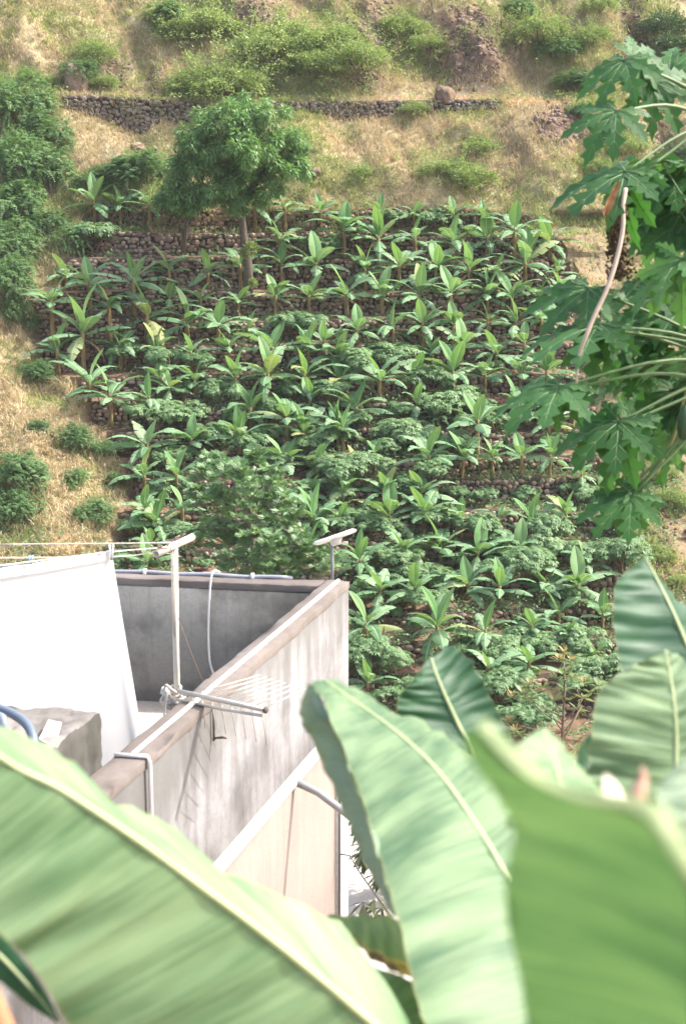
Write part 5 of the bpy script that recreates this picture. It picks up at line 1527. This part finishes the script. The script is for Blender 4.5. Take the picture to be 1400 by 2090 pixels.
# plant close on the right, glowing against the light
g3 = at(1560, 2500, 1.5)
p3 = thing('banana_plant', 'banana plant very close to the viewer with a bright backlit green leaf', 'banana plant', (g3.x, g3.y, ground(g3.x, g3.y)))
mb = MB(); mb.tube([p3.location + Vector((0, 0, -.1)), (g3.x, g3.y, g3.z - 0.1), (g3.x, g3.y, g3.z + 0.05)], [0.12, 0.09, 0.06], 12); part('pseudostem', mb, m_bstem, p3, True)
NS_ = 0.8
def one_side(rows): return [((l[0], l[1], l[2] * NS_), (l[0] - 2, l[1] - 1, l[2] * NS_), (r[0], r[1], r[2] * NS_)) for l, r in rows]
near = [((985, 1474, 1.03), (1020, 1500, 1.01)), ((946, 1505, 1.05), (1112, 1596, 0.97)), ((975, 1570, 1.065), (1240, 1633, 0.92)), ((1022, 1635, 1.08), (1345, 1668, 0.88)), ((1050, 1700, 1.10), (1450, 1850, 0.86)),
        ((1034, 1800, 1.13), (1500, 2010, 0.87)), ((1038, 1890, 1.155), (1530, 2090, 0.88)), ((1060, 1980, 1.18), (1550, 2130, 0.89)), ((1077, 2090, 1.21), (1600, 2260, 0.92)), ((1100, 2210, 1.24), (1640, 2380, 0.96)), ((1200, 2330, 1.27), (1660, 2480, 1.0))]
big_leaf(p3, one_side(near), m_n3, 0.02, 0, 0.004, 80, 18, 0.8, label='bright translucent leaf filling the corner')
rim = S(((985, 1472), 1.03, (972, 1482), 1.02, (1012, 1484), 1.04), ((1055, 1550), 0.99, (1046, 1560), 0.98, (1066, 1544), 1.02), ((1120, 1600), 0.965, (1117, 1610), 0.96, (1126, 1592), 0.99), ((1200, 1630), 0.935, (1198, 1640), 0.93, (1204, 1618), 0.97), ((1290, 1642), 0.90, (1288, 1653), 0.895, (1295, 1632), 0.93), ((1348, 1672), 0.875, (1336, 1690), 0.87, (1364, 1652), 0.90), ((1390, 1745), 0.862, (1374, 1757), 0.86, (1406, 1736), 0.88), ((1440, 1830), 0.857, (1428, 1842), 0.855, (1450, 1820), 0.87))
rim = [tuple((q[0], q[1], q[2] * NS_ * 0.995) for q in st) for st in rim]
o = big_leaf(p3, rim, near_leaf_mat('sunlit_leaf_rim', (0.20, 0.29, 0.13), (0.36, 0.40, 0.20), 0.3, (0.34, 0.46, 0.15), 0.5, 14), 0.1, 0, 0.002, 40, 5, 0.6, label='sunlit curled rim')
big_leaf(p3, S(
    ((1108, 1488), 1.72, (1096, 1490), 1.71, (1120, 1490), 1.73), ((1128, 1550), 1.68, (1045, 1535), 1.66, (1172, 1548), 1.72), ((1150, 1615), 1.64, (1020, 1600), 1.62, (1222, 1610), 1.68), ((1180, 1700), 1.6, (1040, 1700), 1.58, (1300, 1690), 1.64), ((1250, 1850), 1.5, (1150, 1850), 1.5, (1360, 1830), 1.5)), m_n1, 0.05, 0.005, 0.004, 40, 10, 0.7)
big_leaf(p3, S(
    ((1420, 1528), 1.62, (1388, 1552), 1.61, (1440, 1528), 1.63), ((1422, 1585), 1.6, (1346, 1600), 1.59, (1462, 1580), 1.62), ((1432, 1655), 1.58, (1342, 1640), 1.57, (1490, 1650), 1.6), ((1440, 1740), 1.56, (1370, 1760), 1.55, (1500, 1740), 1.58)), m_n5, 0.05, 0.0, 0.003, 30, 8, 0.5, label='blurred blue green leaf edge')

# taller plant behind it with one dark and one pale upright leaf
g4 = at(1420, 2100, 3.0)
p4 = thing('banana_plant', 'banana plant with one dark pointed leaf above one pale broad leaf', 'banana plant', (g4.x, g4.y, ground(g4.x, g4.y)))
mb = MB(); mb.tube([p4.location + Vector((0, 0, -.1)), (g4.x, g4.y, g4.z - 0.1), at(1400, 1800, 3.0)], [0.13, 0.10, 0.05], 12); part('pseudostem', mb, m_bstem, p4, True)
big_leaf(p4, S(
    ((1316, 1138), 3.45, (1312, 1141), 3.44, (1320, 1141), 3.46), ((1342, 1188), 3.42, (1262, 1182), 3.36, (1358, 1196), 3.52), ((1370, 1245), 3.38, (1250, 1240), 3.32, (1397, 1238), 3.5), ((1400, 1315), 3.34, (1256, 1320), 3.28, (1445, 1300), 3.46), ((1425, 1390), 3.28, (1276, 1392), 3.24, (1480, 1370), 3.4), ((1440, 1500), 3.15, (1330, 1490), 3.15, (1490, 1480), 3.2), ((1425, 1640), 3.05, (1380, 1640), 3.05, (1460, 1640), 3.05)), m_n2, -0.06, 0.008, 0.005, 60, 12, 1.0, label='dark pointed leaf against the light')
big_leaf(p4, S(
    ((1356, 1327), 2.95, (1350, 1331), 2.94, (1362, 1329), 2.96), ((1366, 1380), 2.93, (1284, 1362), 2.88, (1402, 1346), 3.0), ((1374, 1440), 2.90, (1228, 1405), 2.84, (1432, 1410), 2.98), ((1378, 1510), 2.88, (1208, 1478), 2.80, (1452, 1490), 2.96), ((1376, 1580), 2.86, (1200, 1560), 2.78, (1460, 1580), 2.92), ((1376, 1660), 2.85, (1208, 1645), 2.78, (1450, 1670), 2.9), ((1390, 1790), 2.92, (1300, 1780), 2.9, (1440, 1790), 2.95)), m_n1b, 0.05, 0.0085, 0.006, 60, 14, 1.0, label='pale broad leaf with fine cross veins')
big_leaf(p4, S(
    ((1207, 1493), 3.1, (1203, 1496), 3.1, (1212, 1497), 3.1), ((1192, 1535), 3.08, (1179, 1533), 3.06, (1212, 1540), 3.1), ((1194, 1590), 3.05, (1180, 1590), 3.04, (1220, 1590), 3.06), ((1240, 1680), 3.0, (1220, 1680), 3.0, (1260, 1680), 3.0)), m_n2, 0.05, 0.0, 0.003, 24, 6, 0.4)
# dry tip and pale shard poking up between the leaves
mb = MB(); mb.tube([at(1290, 1660, 1.25), at(1303, 1615, 1.26), at(1312, 1588, 1.27), at(1309, 1566, 1.27)], [0.008, 0.008, 0.005, 0.002], 8)
part('dry_tip', mb, plain('dry_pink_bract', (0.38, 0.22, 0.15), 0.8, 0.2), p3, True)
big_leaf(p3, S(((1236, 1577), 1.45, (1233, 1578), 1.45, (1240, 1578), 1.45), ((1245, 1600), 1.45, (1228, 1612), 1.44, (1262, 1605), 1.46), ((1258, 1635), 1.44, (1236, 1650), 1.43, (1285, 1632), 1.45)), plain('pale_dry_leaf', (0.62, 0.58, 0.45), 0.7, 0.1), 0.05, 0, 0.001, 16, 4, 0.2, label='pale dry leaf shard')
# brown dry stalk in the lower left corner
st_ = at(10, 2120, 1.62)
ds = thing('dry_stalk', 'orange brown dry stalk beside the dark narrow leaf under the huge pale leaf', 'stalk', (st_.x, st_.y, ground(st_.x, st_.y)))
mb = MB(); mb.tube([ds.location, at(22, 2260, 1.62), at(8, 2100, 1.62), at(-8, 2040, 1.64), at(-20, 1990, 1.66)], [0.035, 0.024, 0.016, 0.010, 0.004], 10)
part('stalk', mb, plain('dry_sheath', (0.34, 0.17, 0.08), 0.8, 0.3, 12), ds, True)

# ------------------------------------------------------------------ papaya tree on the right
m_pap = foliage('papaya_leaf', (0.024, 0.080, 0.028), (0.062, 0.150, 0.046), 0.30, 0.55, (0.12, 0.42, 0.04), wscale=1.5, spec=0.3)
m_papl = foliage('sunlit_papaya_leaf', (0.045, 0.125, 0.045), (0.10, 0.22, 0.07), 0.3, 0.5, (0.2, 0.5, 0.06), wscale=1.5, spec=0.3)  # brighter copy of the papaya leaf, sunlight put into the colour
m_pet = plain('papaya_petiole', (0.12, 0.19, 0.07), 0.5, 0.2, 5)
m_vein = plain('papaya_vein', (0.15, 0.24, 0.10), 0.5, 0.15, 5)
EDGE = [(0.0, 0.02, 0.03), (0.14, 0.16, 0.085), (0.26, 0.33, 0.105), (0.34, 0.47, 0.235), (0.37, 0.50, 0.17), (0.46, 0.55, 0.095), (0.56, 0.69, 0.205), (0.60, 0.73, 0.14), (0.68, 0.76, 0.075), (0.78, 0.88, 0.125), (0.86, 0.90, 0.05), (1.0, 1.0, 0.004)]
def papaya_meshes(seed):
    rnd = random.Random(seed)
    V = []; Q = []; UV = []; vm = MB()
    for i, (ang, ln) in enumerate(((0, 1.0), (36, 0.95), (-36, 0.93), (74, 0.78), (-74, 0.80), (118, 0.55), (-118, 0.55))):
        ang = R(ang + rnd.uniform(-6, 6)); ln *= rnd.uniform(0.92, 1.06)
        d = Vector((math.cos(ang), math.sin(ang), 0)); s = Vector((-d.y, d.x, 0))
        dr = rnd.uniform(0.22, 0.52); up = rnd.uniform(0.02, 0.12); fo = rnd.uniform(0.05, 0.35); cu = rnd.uniform(-0.08, 0.08)
        def pos(t, w):
            return d * (t * ln) + s * (w * ln + cu * t * t * ln) + Vector((0, 0, up * t * ln - dr * t * t * ln + abs(w) * fo * ln * 0.7 + 0.004 * i))
        for sg in (-1, 1):
            b0 = len(V)
            for (ts, te, w) in EDGE:
                w2 = w * rnd.uniform(0.82, 1.18); te2 = te + rnd.uniform(-0.02, 0.02) * (w < .22)
                V += [pos(ts, 0), pos((ts + te2) / 2, sg * w2 * 0.5), pos(te2, sg * w2)]; UV += [(0.5, ts), (0.5 + sg * .25, ts), (0.5 + sg * .5, te)]
            for q in range(len(EDGE) - 1):
                for h in range(2):
                    a = b0 + q * 3 + h
                    f = (a, a + 3, a + 4, a + 1); Q.append(f if sg < 0 else f[::-1])
        vm.tube([pos(t, 0) + Vector((0, 0, 0.003)) for t in (0.0, 0.25, 0.5, 0.75, 0.96)], [0.009, 0.007, 0.005, 0.004, 0.002], 4)
        for (t, te, w) in ((0.2, 0.42, 0.17), (0.45, 0.64, 0.15), (0.66, 0.8, 0.09)):
            for sg in (-1, 1): vm.tube([pos(t, 0) + Vector((0, 0, 0.003)), pos(te, sg * w) + Vector((0, 0, 0.003))], [0.004, 0.002], 3)
    return V, Q, UV, vm
PAP = []
for q in range(4):
    V, Q, UV, vm = papaya_meshes(q + 31)
    PAP.append((mesh_arrays('leaf', V, [np.array(Q)], m_pap, True, UV), mesh_arrays('leaf', V, [np.array(Q)], m_papl, True, UV), vm.mesh('vein', m_vein)))
PX = 8.6
pc1, pc2 = at(1470, 250, PX), at(1545, 770, PX - 0.6)
pap = thing('papaya_tree', 'papaya tree reaching in beside the terraces with deeply lobed leaves and a dry hanging stalk', 'tree', (pc1.x, pc1.y, ground(pc1.x, pc1.y)))
mb = MB(); mb.tube([pap.location, at(1475, 1500, PX), at(1462, 800, PX), at(1452, 240, PX)], [0.13, 0.11, 0.09, 0.06], 12); part('trunk', mb, m_bark, pap, True)
# attach pixel, tip pixel, half size px, depth, depth of tip, lit?, roll, crown
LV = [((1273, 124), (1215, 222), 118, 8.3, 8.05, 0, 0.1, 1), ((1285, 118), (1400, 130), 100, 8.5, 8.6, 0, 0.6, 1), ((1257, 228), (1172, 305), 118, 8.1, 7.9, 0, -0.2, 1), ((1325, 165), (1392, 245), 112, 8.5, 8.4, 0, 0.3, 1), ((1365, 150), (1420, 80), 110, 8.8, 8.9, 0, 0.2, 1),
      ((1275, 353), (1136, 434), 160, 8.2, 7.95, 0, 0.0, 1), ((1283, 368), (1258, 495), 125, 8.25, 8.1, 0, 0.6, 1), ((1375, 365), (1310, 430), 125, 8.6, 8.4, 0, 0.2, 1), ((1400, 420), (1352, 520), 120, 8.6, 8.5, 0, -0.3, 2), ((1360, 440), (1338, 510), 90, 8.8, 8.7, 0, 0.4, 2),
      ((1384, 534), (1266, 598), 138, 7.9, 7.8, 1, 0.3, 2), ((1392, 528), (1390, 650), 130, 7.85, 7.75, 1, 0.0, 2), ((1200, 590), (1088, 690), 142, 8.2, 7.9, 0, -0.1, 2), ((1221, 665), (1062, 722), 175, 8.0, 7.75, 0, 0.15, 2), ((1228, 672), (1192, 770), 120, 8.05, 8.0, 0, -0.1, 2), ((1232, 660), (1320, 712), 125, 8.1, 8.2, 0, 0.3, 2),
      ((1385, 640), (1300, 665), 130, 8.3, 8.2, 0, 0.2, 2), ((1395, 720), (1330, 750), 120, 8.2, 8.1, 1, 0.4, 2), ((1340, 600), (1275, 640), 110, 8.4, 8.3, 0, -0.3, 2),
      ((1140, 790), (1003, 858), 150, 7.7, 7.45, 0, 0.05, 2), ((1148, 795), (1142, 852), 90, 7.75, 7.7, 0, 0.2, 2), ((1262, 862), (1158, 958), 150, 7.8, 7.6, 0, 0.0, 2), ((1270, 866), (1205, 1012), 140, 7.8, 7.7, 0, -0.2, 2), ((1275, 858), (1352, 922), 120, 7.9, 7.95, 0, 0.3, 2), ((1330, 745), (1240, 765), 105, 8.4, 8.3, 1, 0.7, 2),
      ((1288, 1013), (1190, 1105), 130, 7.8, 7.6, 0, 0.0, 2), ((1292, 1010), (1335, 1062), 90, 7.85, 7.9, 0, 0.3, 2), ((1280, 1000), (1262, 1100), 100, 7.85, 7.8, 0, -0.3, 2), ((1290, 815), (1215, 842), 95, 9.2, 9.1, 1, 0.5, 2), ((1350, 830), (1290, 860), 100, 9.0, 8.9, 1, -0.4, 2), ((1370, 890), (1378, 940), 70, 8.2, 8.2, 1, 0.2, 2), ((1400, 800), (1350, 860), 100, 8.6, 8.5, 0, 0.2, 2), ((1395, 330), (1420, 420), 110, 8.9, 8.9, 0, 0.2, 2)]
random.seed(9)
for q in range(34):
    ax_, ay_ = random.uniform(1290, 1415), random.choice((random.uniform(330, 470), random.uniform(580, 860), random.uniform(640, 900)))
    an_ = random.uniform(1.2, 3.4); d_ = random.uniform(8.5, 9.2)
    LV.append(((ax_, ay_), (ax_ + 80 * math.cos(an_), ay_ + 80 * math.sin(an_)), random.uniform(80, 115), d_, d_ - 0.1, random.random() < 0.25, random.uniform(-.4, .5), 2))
for i, (a_, t_, sz, d0, d1, lit, roll, cr) in enumerate(LV):
    A = at(a_[0], a_[1], d0); T = at(t_[0], t_[1], d1)
    x = (T - A).normalized()
    nh = Vector((-0.15, -0.30, 0.9))
    z = (nh - x * nh.dot(x)).normalized(); z = Matrix.Rotation(roll, 3, x) @ z
    y = z.cross(x)
    M = Matrix((x, y, z)).transposed()
    L = sz / 2980 * d0 * 1.08
    me = PAP[i % 4]
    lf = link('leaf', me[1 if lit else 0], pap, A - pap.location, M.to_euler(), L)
    link('vein', me[2], lf)
    P0 = pc1 if cr == 1 else pc2
    if (P0 - A).length > 0.12:
        mb = MB(); mb.tube(catmull([P0 + Vector((0, 0, random.uniform(-.1, .1))), P0.lerp(A, 0.5) + Vector((0, 0, 0.10 * (P0 - A).length * random.uniform(0.2, 1))), A], 10), [(0.013 if i < 33 else 0.006) * (1 - 0.045 * q) for q in range(10)], 6)
        part('petiole', mb, m_pet, pap, True)
# dry hanging stalk, brown withered flowers
mb = MB(); mb.tube(catmull([at(1276, 385, 8.0), at(1271, 420, 7.95), at(1270, 470, 7.9), at(1256, 535, 7.85), at(1237, 592, 7.8), at(1209, 652, 7.75), at(1194, 690, 7.72), at(1183, 720, 7.72), at(1177, 755, 7.72), at(1176, 786, 7.72)], 34), [0.0125] * 20 + [0.0125 - 0.0005 * q for q in range(14)], 8)
o = part('dry_stalk', mb, plain('dry_petiole', (0.50, 0.38, 0.28), 0.7, 0.15, 10), pap, True)
m_wither = plain('withered_flower', (0.10, 0.070, 0.030), 0.9, 0.5, 40)
mb = MB()
for q in range(800):
    t = random.random() ** 0.85
    px = 1262 + random.gauss(0, 6 + 8 * t) + 4 * math.sin(t * 9); py = 400 + 172 * t
    c_ = at(px, py, 8.12 + random.uniform(-0.08, 0.08)); r = random.uniform(0.004, 0.013)
    v = ICO_V * r * rng.uniform(0.6, 1.4, (12, 1))
    mb.add([Vector(p) + c_ for p in v], T=[tuple(f) for f in ICO_F])
part('withered_flower', mb, m_wither, pap)['kind'] = 'stuff'
mb = MB(); mb.tube([at(1278, 380, 8.15), at(1262, 480, 8.15), at(1258, 570, 8.15)], [0.02, 0.035, 0.015], 7); part('dry_stalk', mb, m_wither, pap, True)
mb = MB(); pp = catmull([at(1262, 370, 7.95), at(1252, 395, 7.93), at(1240, 425, 7.92), at(1236, 442, 7.92)], 16)
V = []
for i, p in enumerate(pp):
    w = 0.022 * math.sin(math.pi * (i + .6) / 17) + 0.004; p = Vector(p)
    V += [p + Vector((-w, random.uniform(-.01, .01), -w * .4 + random.uniform(-.006, .006))), p + Vector((0, 0.02, 0)), p + Vector((w, random.uniform(-.01, .01), w * .4 + random.uniform(-.006, .006)))]
mb.add(V, [(i * 3 + k, i * 3 + k + 1, i * 3 + k + 4, i * 3 + k + 3) for i in range(15) for k in range(2)])
part('dead_leaf', mb, plain('orange_dead_leaf', (0.40, 0.20, 0.075), 0.8, 0.3, 30), pap, True)
mb = MB()
for q in range(60):
    t = random.random(); c_ = at(1290 - 10 * t + random.gauss(0, 5), 955 + 130 * t, 7.95); v = ICO_V * random.uniform(0.006, 0.016)
    mb.add([Vector(p) + c_ for p in v], T=[tuple(f) for f in ICO_F])
part('withered_flower', mb, m_wither, pap)['kind'] = 'stuff'
mb = MB()
for ring, (z, r) in enumerate(((0.10, 0.010), (0.08, 0.026), (0.03, 0.04), (-0.03, 0.044), (-0.08, 0.033), (-0.10, 0.010))):
    mb.v += [tuple(at(1396, 862, 7.9) + Vector((r * math.cos(k * math.pi / 5), r * math.sin(k * math.pi / 5), z))) for k in range(10)]
    mb.uv += [(0.5, 0.5)] * 10
mb.q += [(a * 10 + k, a * 10 + 10 + k, a * 10 + 10 + (k + 1) % 10, a * 10 + (k + 1) % 10) for a in range(5) for k in range(10)]
part('fruit', mb, plain('green_papaya', (0.045, 0.095, 0.035), 0.5, 0.2), pap, True)
mb = MB(); mb.tube(catmull([at(1402, 790, 8.0), at(1375, 890, 8.0), at(1355, 930, 8.0), at(1340, 968, 8.0)], 14), 0.008, 6); part('petiole', mb, plain('yellow_petiole', (0.42, 0.36, 0.14), 0.6), pap, True)
